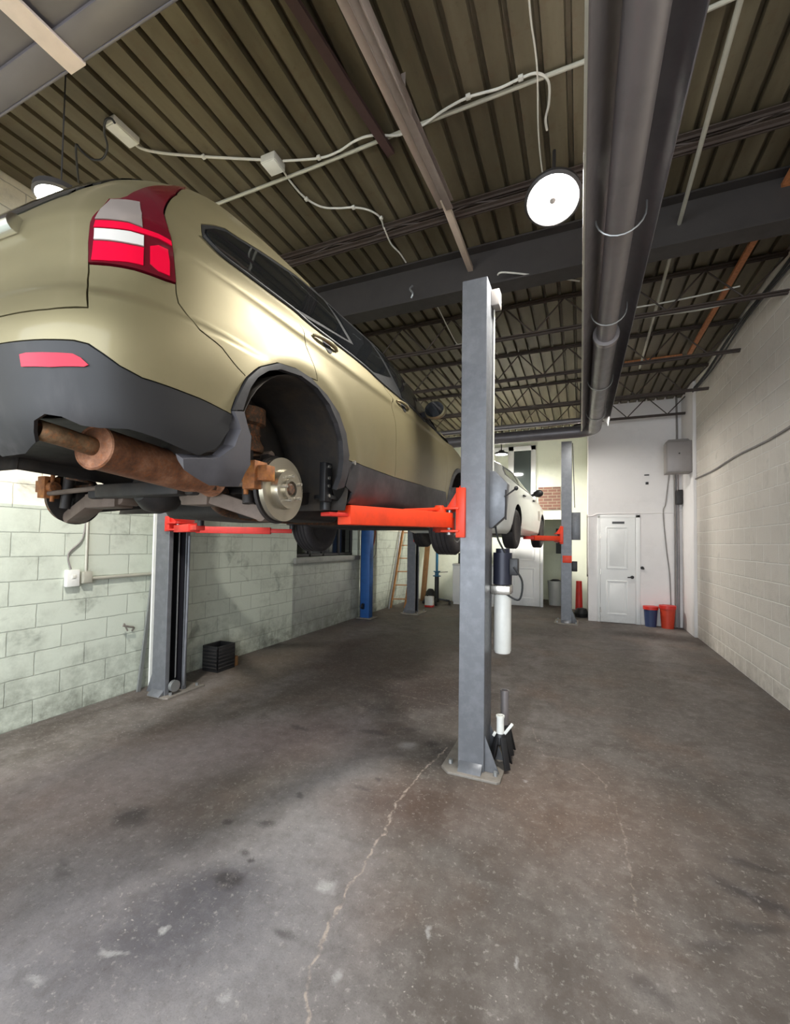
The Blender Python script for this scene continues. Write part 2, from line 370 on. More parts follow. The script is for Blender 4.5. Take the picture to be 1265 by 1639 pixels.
# ------------------------------------------------------------------ mesh builder
class MB:
    def __init__(s): s.bm = bmesh.new()
    def _add(s, vs, fs, m=None):
        vv = [s.bm.verts.new(m @ Vector(v) if m else Vector(v)) for v in vs]
        for f in fs:
            try: s.bm.faces.new([vv[i] for i in f])
            except ValueError: pass
        return s
    def box(s, a, b, m=None):
        (x0, y0, z0), (x1, y1, z1) = a, b
        v = [(x0, y0, z0), (x1, y0, z0), (x1, y1, z0), (x0, y1, z0), (x0, y0, z1), (x1, y0, z1), (x1, y1, z1), (x0, y1, z1)]
        f = [(3, 2, 1, 0), (4, 5, 6, 7), (0, 1, 5, 4), (1, 2, 6, 5), (2, 3, 7, 6), (3, 0, 4, 7)]
        return s._add(v, f, m)
    def cbox(s, c, d, m=None):
        return s.box([c[i]-d[i]/2 for i in range(3)], [c[i]+d[i]/2 for i in range(3)], m)
    @staticmethod
    def frame(p0, p1, up=(0, 0, 1)):
        z = (Vector(p1)-Vector(p0)); L = z.length; z = z.normalized(); u = Vector(up)
        if abs(z.dot(u)) > .98: u = Vector((0, 1, 0))
        x = u.cross(z).normalized(); y = z.cross(x)
        m = Matrix((x, y, z)).transposed().to_4x4(); m.translation = Vector(p0); return m, L
    def bar(s, p0, p1, w, h, up=(0, 0, 1)):
        """rectangular bar from p0 to p1, w across, h along up"""
        m, L = s.frame(p0, p1, up); return s.box((-w/2, -h/2, 0), (w/2, h/2, L), m)
    def cyl(s, p0, p1, r, r2=None, n=20, caps=True):
        m, L = s.frame(p0, p1); r2 = r if r2 is None else r2
        v = [(r*math.cos(2*PI*i/n), r*math.sin(2*PI*i/n), 0) for i in range(n)]+[(r2*math.cos(2*PI*i/n), r2*math.sin(2*PI*i/n), L) for i in range(n)]
        f = [(i, (i+1) % n, n+(i+1) % n, n+i) for i in range(n)]
        if caps: f += [tuple(reversed(range(n))), tuple(range(n, 2*n))]
        return s._add(v, f, m)
    def lathe(s, prof, p0, axis, n=40, scale2=1.):
        """prof = [(radius, height)] turned about axis from p0"""
        m, _ = s.frame(p0, Vector(p0)+Vector(axis)); v = []; f = []
        k = len(prof)
        for r, h in prof:
            v += [(r*math.cos(2*PI*i/n), scale2*r*math.sin(2*PI*i/n), h) for i in range(n)]
        for j in range(k-1):
            f += [(j*n+i, j*n+(i+1) % n, (j+1)*n+(i+1) % n, (j+1)*n+i) for i in range(n)]
        if prof[0][0] > 1e-5: f.append(tuple(reversed(range(n))))
        if prof[-1][0] > 1e-5: f.append(tuple(range((k-1)*n, k*n)))
        return s._add(v, f, m)
    def tube(s, pts, r, n=10, caps=True):
        pts = [Vector(p) for p in pts]; v = []; f = []; k = len(pts)
        nx = None
        for i, p in enumerate(pts):
            t = (pts[min(i+1, k-1)]-pts[max(i-1, 0)]).normalized()
            if nx is None:
                u = Vector((0, 0, 1)) if abs(t.z) < .9 else Vector((1, 0, 0)); nx = u.cross(t).normalized()
            nx = (nx-t*nx.dot(t)).normalized(); ny = t.cross(nx)
            rr = r[i] if isinstance(r, (list, tuple)) else r
            v += [p+(nx*math.cos(2*PI*j/n)+ny*math.sin(2*PI*j/n))*rr for j in range(n)]
        for i in range(k-1): f += [(i*n+j, i*n+(j+1) % n, (i+1)*n+(j+1) % n, (i+1)*n+j) for j in range(n)]
        if caps: f += [tuple(reversed(range(n))), tuple(range((k-1)*n, k*n))]
        return s._add(v, f)
    def prism(s, poly, o, ex, ey, depth):
        """polygon in the plane (o, ex, ey) pushed along ex x ey"""
        o, ex, ey = Vector(o), Vector(ex), Vector(ey); nz = ex.cross(ey).normalized()*depth; n = len(poly)
        a = [o+ex*p[0]+ey*p[1] for p in poly]; b = [q+nz for q in a]
        return s._add(a+b, [tuple(reversed(range(n))), tuple(range(n, 2*n))]+[(i, (i+1) % n, n+(i+1) % n, n+i) for i in range(n)])
    def grid(s, fn, nu, nv):
        v = [fn(i/nu, j/nv) for j in range(nv+1) for i in range(nu+1)]
        return s._add(v, [(j*(nu+1)+i, j*(nu+1)+i+1, (j+1)*(nu+1)+i+1, (j+1)*(nu+1)+i) for j in range(nv) for i in range(nu)])
    def build(s, name, m, parent=None, smooth=None, bevel=0., bseg=2, solid=0., angle=35):
        me = bpy.data.meshes.new(name)
        bmesh.ops.recalc_face_normals(s.bm, faces=s.bm.faces)
        if bevel:
            ed = [e for e in s.bm.edges if len(e.link_faces) == 2 and e.calc_face_angle(0) > math.radians(30)]
            bmesh.ops.bevel(s.bm, geom=ed, offset=bevel, segments=bseg, affect='EDGES', clamp_overlap=True, profile=.5)
        s.bm.to_mesh(me); s.bm.free()
        me.materials.append(m)
        o = bpy.data.objects.new(name, me); COL.objects.link(o)
        if parent: o.parent = parent
        if smooth is None: smooth = True
        if smooth:
            me.polygons.foreach_set('use_smooth', [True]*len(me.polygons))
            me.set_sharp_from_angle(angle=math.radians(angle))
        if solid:
            md = o.modifiers.new('thickness', 'SOLIDIFY'); md.thickness = solid; md.offset = -1
        return o
def tag(o, label, cat, group=None, kind=None):
    o['label'] = label; o['category'] = cat
    if group: o['group'] = group
    if kind: o['kind'] = kind
    return o
def thing(name, label, cat, loc=(0, 0, 0), rz=0., group=None):
    o = bpy.data.objects.new(name, None); COL.objects.link(o); o.location = loc; o.rotation_euler = (0, 0, rz); o.empty_display_size = .1
    return tag(o, label, cat, group)
def struct(o, label=None, cat=None):
    o['kind'] = 'structure'
    if label: o['label'] = label; o['category'] = cat
    return o
def children(o): return [c for c in bpy.data.objects if c.parent == o]
def copy_tree(o, parent=None):
    kids = children(o); c = o.copy(); COL.objects.link(c); c.parent = parent
    for k in kids: copy_tree(k, c)
    return c
def smooth_path(pts, n=8):
    pts = [Vector(p) for p in pts]; out = []
    for i in range(len(pts)-1):
        a = pts[max(i-1, 0)]; b = pts[i]; c = pts[i+1]; d = pts[min(i+2, len(pts)-1)]
        for k in range(n):
            t = k/n
            out.append(.5*((2*b)+(c-a)*t+(2*a-5*b+4*c-d)*t*t+(3*b-a-3*c+d)*t**3))
    out.append(pts[-1]); return out

# ------------------------------------------------------------------ room
XL, XR, YP, YB, ZC, Y0 = -4.22, 1.86, 9.85, 11.4, 4.45, -2.2
XS = .158                                  # side of the partition
ZW = ZC+.045
mb = MB().box((XL-.3, Y0-4, -.2), (XR+.3, YB+2.2, 0)); o = struct(mb.build('floor', M['floor']), 'brown stained concrete floor with a pale crack', 'floor')
def deck():
    mb = MB(); pitch, gap, h = .16, .042, .045; x = XL-.3; prof = []
    while x < XR+.3:
        prof += [(x, ZC), (x+pitch-gap, ZC), (x+pitch-gap+.008, ZC+h), (x+pitch-.008, ZC+h)]; x += pitch
    ys = [Y0-.2, YB+.3]
    v = [(px, y, pz) for y in ys for px, pz in prof]; n = len(prof)
    mb._add(v, [(i, i+1, n+i+1, n+i) for i in range(n-1)])
    return mb.build('ceiling', M['deck'], smooth=False, solid=-.004)
struct(deck(), 'ribbed metal roof deck', 'ceiling')
# roof insulation slab above the deck keeps daylight out
struct(MB().box((XL-.3, Y0-.2, ZC+.075), (XR+.3, YB+2.2, ZC+.2)).build('ceiling_slab', M['steel_dark']), 'roof slab above the deck', 'ceiling')
wl = MB()
wy0, wy1, wz0, wz1 = 5.84, 7.92, 1.28, 2.3
wl.box((XL-.25, Y0, 0), (XL, wy0, ZW)); wl.box((XL-.25, wy1, 0), (XL, YB+.2, ZW))
wl.box((XL-.25, wy0, 0), (XL, wy1, wz0)); wl.box((XL-.25, wy0, wz1), (XL, wy1, ZW))
struct(wl.build('wall_left', M['wall_left'], smooth=False), 'pale green painted block wall', 'wall')
struct(MB().box((XR, Y0, 0), (XR+.25, YB+.2, ZW)).build('wall_right', M['wall_right'], smooth=False), 'beige painted block wall', 'wall')
# back wall with a doorway
dx0, dx1, dz1 = -.86, -.34, 2.2
bw = MB(); bw.box((XL, YB, 0), (dx0, YB+.15, ZW)); bw.box((dx1, YB, 0), (XS+.1, YB+.15, ZW)); bw.box((dx0, YB, dz1), (dx1, YB+.15, ZW))
struct(bw.build('wall_back', M['wall_back'], smooth=False), 'cream plaster wall at the far end', 'wall')
pw = MB(); pw.box((XS, YP, 0), (XR, YP+.12, ZW)); pw.box((XS, YP+.12, 0), (XS+.12, YB+.15, ZW))
struct(pw.build('wall_partition', M['wall_white'], smooth=False), 'white plaster partition wall with the two panel door', 'wall')
# small room behind the doorway
rm = MB(); rm.box((dx0-.6, YB+1.6, 0), (XS+.3, YB+1.7, 2.6)); rm.box((dx0-.7, YB+.15, 0), (dx0-.6, YB+1.7, 2.6)); rm.box((XS+.3, YB+.15, 0), (XS+.4, YB+1.7, 2.6)); rm.box((dx0-.7, YB+.15, 2.6), (XS+.4, YB+1.7, 2.7))
struct(rm.build('wall_washroom', M['wall_back'], smooth=False), 'walls of the small room seen through the doorway', 'wall')
# front wall with the open garage doorway behind the camera
fw = MB(); fw.box((XL-.25, Y0-.2, 0), (XL+.1, Y0, ZW)); fw.box((XR-.15, Y0-.2, 0), (XR+.25, Y0, ZW)); fw.box((XL+.1, Y0-.2, 3.75), (XR-.15, Y0, ZW))
struct(fw.build('wall_front', M['wall_right'], smooth=False), 'block wall around the open garage doorway', 'wall')
# pilaster in the far right corner
struct(MB().box((1.81, 8.92, 0), (XR, YP, ZW)).build('trim_1', M['wall_white'], bevel=.006), 'plastered strip of the right wall next to the corner', 'trim')
# seam line across the partition above the door
struct(MB().tube([(XS, YP-.01, 2.16), (XS+.08, YP-.01, 2.16), (XS+.16, YP-.01, 2.20), (1.80, YP-.01, 2.21)], .009, 6).build('trim_2', M['wall_white']), 'raised seam across the partition wall', 'trim')
# left wall: baseboard of grime / ledge where the paint changes
# dark window on the left wall
win = struct(MB().box((XL-.20, wy0, wz0), (XL-.16, wy1, wz1)).build('window_1', M['black'], smooth=False), 'black boarded window in the left wall', 'window')
fr = MB()
for y in (wy0+.03, wy0+.55, wy0+.98, wy0+1.55, wy1-.03): fr.box((XL-.16, y-.025, wz0), (XL-.12, y+.025, wz1))
fr.box((XL-.16, wy0, wz0), (XL-.12, wy1, wz0+.05)); fr.build('window_frame', M['steel_dark'], win, bevel=.004)
MB().box((XL-.16, wy0+.06, wz0+.06), (XL-.145, wy1-.06, wz1-.02)).build('window_pane', M['glass_dark'], win, smooth=False)
MB().box((XL-.2, wy0-.08, wz0-.09), (XL+.05, wy1+.05, wz0-.005)).build('window_sill', mat('concrete_sill', (136, 136, 130), .7, 0, .4, 8), win, bevel=.01)
MB().box((XL-.143, wy0+.16, wz0+.46), (XL-.14, wy0+.28, wz0+.56)).build('sticker', M['paper'], win, smooth=False)
MB().box((XL-.143, wy0+.78, wz0+.34), (XL-.14, wy0+1.02, wz0+.40)).build('sticker', M['paper'], win, smooth=False)
# door 1 in the partition
d1 = struct(MB().box((.385, YP-.045, .012), (1.015, YP, 2.11)).build('door_1', M['white_door'], bevel=.004), 'white two panel door', 'door')
def panel_mold(x0, x1, z0, z1, y, parent):
    mb = MB()
    for a, b in (((x0, z0), (x1, z0)), ((x1, z0), (x1, z1)), ((x1, z1), (x0, z1)), ((x0, z1), (x0, z0))):
        mb.bar((a[0], y, a[1]), (b[0], y, b[1]), .028, .024, (0, 1, 0))
    mb.box((x0+.05, y-.006, z0+.05), (x1-.05, y+.02, z1-.05))
    return mb.build('panel_moulding', M['white_door'], parent, bevel=.005)
panel_mold(.50, .87, 1.10, 1.92, YP-.047, d1); panel_mold(.50, .87, .18, .84, YP-.047, d1)
fr = MB(); fr.box((.33, YP-.03, 0), (.38, YP, 2.17)); fr.box((1.02, YP-.03, 0), (1.10, YP, 2.17)); fr.box((.33, YP-.03, 2.115), (1.10, YP, 2.17)); fr.build('door_frame', M['white_door'], d1, bevel=.005)
h = MB().cyl((.955, YP-.045, .93), (.955, YP-.075, .93), .032).cyl((.955, YP-.075, .93), (.955, YP-.10, .93), .014); h.cyl((.965, YP-.095, .93), (.87, YP-.095, .925), .011); h.build('door_handle', M['steel_dark'], d1)
for z in (.25, 1.02, 1.75): MB().cyl((.383, YP-.05, z-.05), (.383, YP-.05, z+.05), .009, n=10).build('hinge', M['silver'], d1)
MB().box((.60, YP-.052, 1.995), (.82, YP-.046, 2.04)).build('door_sign', M['sign'], d1, smooth=False)
lk = MB().cyl((1.135, YP+.004, 1.12), (1.135, YP-.03, 1.12), .03).cyl((1.135, YP-.03, 1.12), (1.16, YP-.05, 1.10), .016)
tag(lk.build('deadbolt', M['steel_dark']), 'small dark round lock on the wall right of the white two panel door', 'lock')
for q, (x, z, w, hh, lb) in enumerate(((1.22, 2.965, .085, .022, 'small dark dash shaped slot fixed on the white partition wall, the upper one'), (1.225, 2.80, .05, .05, 'small dark square bracket on the white partition wall below the slot'))):
    tag(MB().box((x-w/2, YP-.015, z-hh/2), (x+w/2, YP, z+hh/2)).build('wall_bracket', M['steel_dark'], bevel=.003), lb, 'bracket')
# far white door (open leaf) in the back wall
d2 = struct(MB().box((-1.70, YB-.05, .01), (-.92, YB-.005, 2.16)).build('door_2', M['white_door'], bevel=.004), 'white painted door on the far wall', 'door')
panel_mold(-1.58, -1.05, 1.15, 1.98, YB-.052, d2); panel_mold(-1.58, -1.05, .2, .95, YB-.052, d2)
fr = MB(); fr.box((-1.80, YB-.03, 0), (-1.71, YB, 2.25)); fr.box((-.91, YB-.04, 0), (dx0+.02, YB, 2.25)); fr.box((dx1-.01, YB-.03, 0), (dx1+.07, YB, 2.25)); fr.box((-1.80, YB-.035, 2.17), (dx1+.07, YB, 2.27)); fr.build('door_frame', M['white_door'], d2, bevel=.006)
# upper window in the back wall
w2 = struct(MB().box((-2.75, YB-.02, 2.55), (-.98, YB-.002, 4.10)).build('window_2', M['wall_back'], bevel=.004), 'upper interior window with cream frame', 'window')
fr = MB()
for x0, x1 in ((-2.70, -2.60), (-1.70, -1.56), (-1.14, -1.02)): fr.box((x0, YB-.07, 2.6), (x1, YB-.02, 4.05))
fr.box((-2.70, YB-.07, 3.93), (-1.02, YB-.02, 4.05)); fr.box((-2.70, YB-.07, 2.58), (-1.02, YB-.02, 2.68)); fr.build('window_frame', M['white_door'], w2, bevel=.008)
MB().box((-1.56, YB-.045, 2.68), (-1.14, YB-.03, 3.93)).build('window_pane', M['pane_grey'], w2, smooth=False)
bl = MB()
for k in range(12): bl.box((-2.60+k*.075, YB-.05, 2.68), (-2.60+k*.075+.06, YB-.035, 3.5))
bl.build('blind', M['wall_back'], w2, smooth=False)
MB().tube([(-2.75, YB-.1, 4.17), (-1.45, YB-.1, 4.17), (-1.0, YB-.1, 4.18)], .018).build('curtain_rod', M['black'], w2)
# exposed brick lintel above the doorway
struct(MB().box((dx0-.1, YB-.035, 2.42), (-.44, YB, 2.98)).build('trim_3', M['brick'], smooth=False), 'strip of exposed brick above the doorway', 'trim')

# ------------------------------------------------------------------ roof steel
def joist(Y, label, zb=4.05, zt=4.43, x0=XL, x1=XR):
    j = thing('roof_joist', label, 'joist', (0, Y, 0), 0, 'open web steel roof joists')
    for nm, z in (('top_chord', zt), ('bottom_chord', zb)):
        c = MB()
        for s in (-1, 1):
            c.box((x0, s*.012, z-.004), (x1, s*.045, z+.004)); c.box((x0, s*.012-.003, z-.022), (x1, s*.012+.003, z+.022))
        c.build(nm, M['joist'], j, smooth=False)
    w = MB(); n = 9; dx = (x1-x0)/n; pts = []
    for k in range(n):
        pts += [(x0+k*dx, 0, zt-.01), (x0+(k+.5)*dx, 0, zb+.01)]
    pts.append((x1, 0, zt-.01))
    for a, b in zip(pts[:-1], pts[1:]): w.cyl(a, b, .009, n=8)
    w.build('web_rods', M['joist'], j)
    return j
joist(3.5, 'shallow roof joist running across the bay just nearer than the solid roof beam', 4.345)
for Y, lb in ((5.28, 'open web roof joist, the first one beyond the solid roof beam'),
              (6.66, 'open web roof joist, the second one beyond the solid roof beam'), (8.12, 'open web roof joist, the third one beyond the solid roof beam'),
              (9.5, 'open web roof joist farthest away, close to the white end walls')):
    joist(Y, lb)
bm_ = MB(); Yb = 4.16
bm_.box((XL, Yb-.10, 4.03), (XR, Yb+.10, 4.045)); bm_.box((XL, Yb-.10, 4.425), (XR, Yb+.10, 4.44)); bm_.box((XL, Yb-.006, 4.045), (XR, Yb+.006, 4.425))
tag(bm_.build('roof_beam', M['beam'], smooth=False), 'solid dark steel I beam across the ceiling above the front lift', 'beam')
q = at(660, 466, Y=4.04)
tag(MB().tube(smooth_path([(q.x, 4.05, q.z+.06), (q.x-.02, 4.03, q.z+.02), (q.x+.01, 4.03, q.z-.03), (q.x-.01, 4.04, q.z-.07)], 5), .010, 8).build('beam_hook', M['galv']), 'small pale hook hanging on the solid roof beam', 'hook')
# loose steel strip under the deck
p0, p1 = at(462, -10, Z=4.40), at(626, 246, Z=4.40)
tag(MB().bar(p0, p1, .06, .03).build('steel_strip', mat('maroon_strip', (74, 54, 52), .6, .2, .3, 6)), 'narrow dark reddish steel strip running under the ceiling deck beside the door track', 'strip')

# ------------------------------------------------------------------ overhead garage door and track
gd = thing('overhead_garage_door', 'grey sectional garage door rolled open overhead with a pale centre strut', 'garage door', (-2.55, 1.3, 4.0))
def G(x, y, z): return (x+2.55, y-1.3, z-4.0)
for k in range(4):
    y1 = 1.30-k*.62; MB().box(G(-4.12, y1-.615, 3.99), G(-1.08, y1, 4.03)).build('door_section', M['door_panel'], gd, bevel=.006)
e = MB(); e.box(G(-4.12, 1.17, 3.97), G(-1.08, 1.30, 3.992)); e.box(G(-4.12, 1.30, 3.965), G(-1.08, 1.312, 4.035)); e.build('edge_rail', M['door_panel'], gd, bevel=.004)
MB().box(G(-2.42, -1.15, 3.955), G(-2.30, 1.318, 3.972)).build('centre_strut', M['strut_pink'], gd, bevel=.004)
for k in range(7): MB().cyl(G(-3.4+k*.33, 1.310, 4.0), G(-3.4+k*.33, 1.325, 4.0), .007, n=8).build('bolt_head', M['galv'], gd)
ta = [at(562, 0, X=-1.0), at(645, 180, X=-1.0), at(715, 330, X=-1.0), at(757, 440, X=-1.0)]
tr = thing('garage_door_track', 'long pale steel door track sloping across the ceiling towards the middle lift post', 'track', tuple(ta[3]))
L = [p-ta[3] for p in ta]; d = (L[0]-L[1]).normalized(); L[0] = L[0]+d*2.2
mb = MB()
for a, b in ((L[0], L[2]),):
    for off, w, hh in (((-.0, 0, 0), .006, .075), ((.03, 0, .035), .055, .006), ((.03, 0, -.035), .055, .006)):
        mb.bar(a+Vector(off), b+Vector(off), w, hh)
mb.bar(L[0]+Vector((.055, 0, 0)), L[1]+Vector((.055, 0, 0)), .01, .09)
mb.build('rail', M['track'], tr, bevel=.002)
MB().bar(L[0]+Vector((-.04, 0, .01)), L[2]+Vector((-.04, 0, .01)), .05, .035).build('angle_iron', mat('track_angle', (186, 170, 160), .45, .4, .2, 9), tr, bevel=.004)
MB().bar(L[2]-(L[3]-L[2])*.1, L[3], .055, .05).build('rail_end', mat('pale_rail_end', (206, 190, 172), .45, .3, .2, 9), tr, bevel=.006)
for q in (L[2], L[1]): MB().bar(q+Vector((.0, 0, .03)), (q.x, q.y, ZC-ta[3].z), .03, .004).build('hanger', M['track'], tr)

# ------------------------------------------------------------------ heater ducts
HZ = 3.43
hx_a, hx_b = at(983, 456, Z=HZ).x, at(964, 571, Z=HZ).x
HX = (hx_a+hx_b)/2
hd = thing('heating_duct', 'long grey heater duct under the ceiling with an elbow turning left at the far end', 'duct', (HX, 2., HZ))
def H(x, y, z): return Vector((x-HX, y-2., z-HZ))
ye = 7.72
MB().cyl(H(HX, -1.8, HZ), H(HX, 4.3, HZ), .078, n=28).build('upper_pipe', mat('light_duct', (136, 130, 130), .42, .4, .25, 5), hd)
arc = [H(HX, 4.2, HZ), H(HX, ye-.24, HZ)]+[H(HX-.24*(1-math.cos(a)), ye-.24+.24*math.sin(a), HZ) for a in np.linspace(.15, PI/2, 9)]+[H(HX-1.5, ye, HZ-.01), H(-4.1, ye, HZ-.03)]
MB().tube(arc, .098, 24).build('lower_pipe', M['duct_dark'], hd)
MB().lathe([(.08, 0), (.108, .0), (.108, .06), (.08, .06)], H(HX, 4.18, HZ), (0, 1, 0), 28).build('sleeve', M['duct'], hd)
lh = MB(); lh.prism([(.024, HZ+.02), (.024, HZ-.07), (.034, HZ-.07), (HX-.06, HZ+.12), (HX-.06, HZ+.13), (HX-.09, HZ+.13)], H(0, -1.8, 0), (1, 0, 0), (0, 0, 1), -9.2); lh.build('left_reflector', M['duct'], hd)
MB().box(H(.014, -1.8, HZ-.075), H(.026, 7.4, HZ-.045)).build('reflector_lip', M['conduit'], hd)
rh = MB()
def refl(u, v):
    a = -.35+u*1.9; return H(HX+.085+.105*math.cos(PI/2-a), -1.8+v*9.2, HZ-.03+.105*math.sin(PI/2-a))
rh.grid(refl, 14, 6); rh.build('right_reflector', M['duct_dark'], hd, solid=.004)
for y in (.9, 2.7, 3.8, 5.4, 6.7):
    a = [H(HX+.13*math.cos(t), y, HZ+.02+.125*math.sin(t)) for t in np.linspace(PI, 2*PI, 12)]
    MB().tube([H(HX-.13, y, ZC)]+a+[H(HX+.13, y, ZC)], .005, 6).build('hanger_wire', M['galv'], hd)
# lateral shiny second pipe above the elbow run
tag(MB().cyl((HX-.12, ye+.05, HZ+.20), (-4.15, ye+.05, HZ+.17), .045, n=20).build('gas_pipe', M['duct']), 'thinner pipe running across just above the far leg of the heater duct', 'pipe')
a, b = at(1185.6, 0, Z=4.25), at(1040.7, 529.5, Z=4.25); d = (b-a)
tag(MB().cyl(a-d*.3, a+d*1.35, .016, n=12).build('gas_pipe', M['conduit']), 'thin pale pipe running lengthwise under the ceiling right of the heater duct', 'pipe')

# ------------------------------------------------------------------ ceiling conduits and cables
zc_ = ZC-.02
a, b = at(347.8, 326.5, Z=zc_), at(1168, 0, Z=zc_); d = (b-a).normalized()
pts = [at(300, 344, Z=zc_), at(347.8, 326.5, Z=zc_), at(500, 268.8, Z=zc_), at(640, 212, Z=zc_), at(937.9, 97.4, Z=zc_), at(1125, 18.8, Z=zc_), at(1220, -24, Z=zc_)]
tag(MB().tube(pts, .013, 10).build('ceiling_conduit', M['conduit']), 'straight pale conduit fixed across the near ceiling deck', 'conduit')
def cable(pix, z, r, m, label, cat='cable', name='ceiling_cable', clips=()):
    P = smooth_path([at(x, y, Z=z) for x, y in pix], 8)
    t = thing(name, label, cat, tuple(P[0])); o0 = P[0]
    MB().tube([p-o0 for p in P], r, 8).build('cord', m, t)
    for x, y in clips:
        q = at(x, y, Z=z)-o0
        MB().cbox(q, (.03, .03, .022)).build('clip', M['cable_white'], t, bevel=.004)
    return t
c2 = lambda L_: [(x/2.259+400, y/2.259) for x, y in L_]
cable([(212, 225), (225, 237), (260, 245), (330, 251), (424, 256)], zc_, .009, M['cable_white'], 'white cable on the ceiling from the small driver box to the junction box', clips=[(326, 251)])
cable(c2([(120, 582), (250, 572), (320, 548), (380, 510), (440, 490), (530, 490), (570, 475), (630, 450), (700, 400), (790, 352), (900, 320), (980, 283), (1040, 265), (1080, 295), (1082, 370), (1070, 430), (1075, 470)]), zc_-.015, .008, M['cable_white'],
      'white cable wandering along the straight ceiling conduit towards the big round lamp', clips=c2([(250, 570), (790, 350), (980, 282)]))
cable(c2([(118, 612), (150, 660), (200, 715), (260, 748), (320, 753), (375, 750), (430, 760), (470, 785), (485, 825)]), zc_, .008, M['cable_white'], 'white cable curving down from the junction box towards the first roof joist', clips=c2([(205, 720), (375, 750), (475, 788)]))
cable([(615, 365), (626, 390), (640, 405), (650, 420)], 4.3, .007, M['cable_white'], 'short white cable end hanging by the first roof joist')
cable([(686, 470), (700, 490), (715, 520), (728, 545), (734, 553)], 4.2, .006, M['cable_white'], 'thin pale cable dropping towards the left edge of the middle lift post')
cable([(845, -30), (850, 30), (860, 110), (862, 208), (867, 265), (873, 300)], 4.30, .005, M['cable_white'], 'thin lamp cord running lengthwise to the big round ceiling lamp')
cable([(797, 440), (806, 436), (850, 440), (900, 446), (928, 450)], 4.1, .008, M['cable_white'], 'pale cable from the top of the middle lift post to the heater duct')
cable([(1013, 493), (1060, 485), (1120, 473), (1185, 458)], 4.2, .008, M['cable_white'], 'pale thin wire between the heater duct and the right wall, the nearer of the pair')
cable([(1013, 511), (1060, 504), (1120, 496), (1172, 484)], 4.15, .011, M['conduit'], 'pale thin conduit between the heater duct and the right wall, the farther of the pair', 'conduit')
cable([(184, 197), (178, 190), (169, 193), (167, 212), (172, 236), (164, 254), (148, 255), (132, 243), (122, 232), (123, 262), (126, 292)], 4.2, .007, M['cable_black'], 'looping black lamp cord hanging above the back of the lifted car')
for (x, y), sz, lb, nm in (((437, 262), (.13, .13, .06), 'square grey junction box on the ceiling where the white cables meet', 'junction_box'), ((196, 211), (.10, .19, .05), 'small oblong pale driver box on the ceiling at upper left', 'driver_box')):
    q = at(x, y, Z=ZC-.03); t = thing(nm, lb, 'box', tuple(q))
    ang = -.0
    MB().cbox((0, 0, 0), sz).build('box_body', M['cable_white'], t, bevel=.006)
    MB().cbox((0, 0, -sz[2]/2-.003), (sz[0]*.9, sz[1]*.9, .006)).build('box_cover', M['white_plastic'], t, bevel=.002)
q = at(735, 554, Z=4.2); tag(MB().cbox(q, (.09, .05, .04)).build('connector_box', M['white_plastic'], bevel=.005), 'tiny white connector box at the left edge of the middle lift post', 'box')
# batten on the right of the ceiling
a, b = at(1104, 566, Z=4.36), at(1265, 283, Z=4.36); d = b-a
tag(MB().bar(a, b+d*.5, .055, .03).build('wood_batten', M['wood_orange']), 'orange brown wooden batten running lengthwise under the ceiling near the right wall', 'batten')
tag(MB().bar(at(1000, 582, Z=4.425), at(1092, 570, Z=4.425), .05, .055).build('wood_batten', M['wood_orange']), 'short orange brown batten across the ceiling at the far end of the long batten', 'batten')
# cables bundled along the top of the right wall
for k, lb in enumerate(('thick dark cable along the top of the right wall, the upper one', 'dark cable along the top of the right wall, the lower one')):
    pts = [(XR-.03-.02*k, y, 4.33-.10*k+.035*math.sin(y*2.1+k)) for y in np.linspace(3.0, 8.9, 24)]
    tag(MB().tube(pts, .016-.004*k, 8).build('wall_cable', M['cable_black']), lb, 'cable', 'cables on the right wall')
tag(MB().tube([(XR-.015, y, 2.72+.012*math.sin(y*3)) for y in np.linspace(2.2, 9.05, 20)], .012, 8).build('wall_conduit', M['panel_grey']), 'grey conduit running the length of the right wall at mid height', 'conduit')

# ------------------------------------------------------------------ lamps
def ufo_lamp(loc, r, label, strength_w, tilt=(0, 0, 0), mount=True, thin=False):
    t = thing('ceiling_lamp', label, 'lamp', loc, 0, 'round LED shop lamps'); t.rotation_euler = tilt
    MB().lathe([(.0, .09), (r*.35, .085), (r*.5, .05), (r*.98, .03), (r*1.0, .0), (r*.9, -.012), (r*.86, .0)], (0, 0, 0), (0, 0, 1), 48).build('lamp_housing', M['steel_dark'], t)
    MB().lathe([(r*.12, -.006), (r*.86, -.006), (r*.86, .004), (r*.12, .004)], (0, 0, 0), (0, 0, 1), 48).build('led_disc', M['led'], t)
    MB().lathe([(0, -.014), (r*.11, -.012), (r*.12, .0)], (0, 0, 0), (0, 0, 1), 24).build('sensor', M['panel_grey'], t)
    if mount: MB().cyl((0, 0, .08), (0, 0, max(.1, ZC-loc[2]-.01)), .004 if thin else .012, n=10).build('stem', M['steel_dark'], t)
    ld = bpy.data.lights.new('lamp_light', 'AREA'); ld.shape = 'DISK'; ld.size = r*1.8; ld.energy = strength_w; ld.color = (1.0, .97, .90)
    lo = bpy.data.objects.new('lamp_light', ld); COL.objects.link(lo); lo.parent = t; lo.location = (0, 0, -.03)
    return t
W = 75
ufo_lamp(tuple(at(885, 320, Z=3.9)), .185, 'large round LED lamp glowing on the ceiling between the near post and the heater duct', W*.7, tilt=(-.36, 0, 0))
ufo_lamp(tuple(at(97, 319, Z=3.5)), .13, 'round LED lamp glowing just above the tailgate of the gold car', W*.8, thin=True)
ufo_lamp(tuple(at(930, 683, Z=3.66)), .13, 'round LED lamp glowing at the elbow of the heater duct', W*.2)
ufo_lamp(tuple(at(803, 727, Y=9.9)), .15, 'round LED lamp hanging in front of the upper window at the far end', W*1.0)

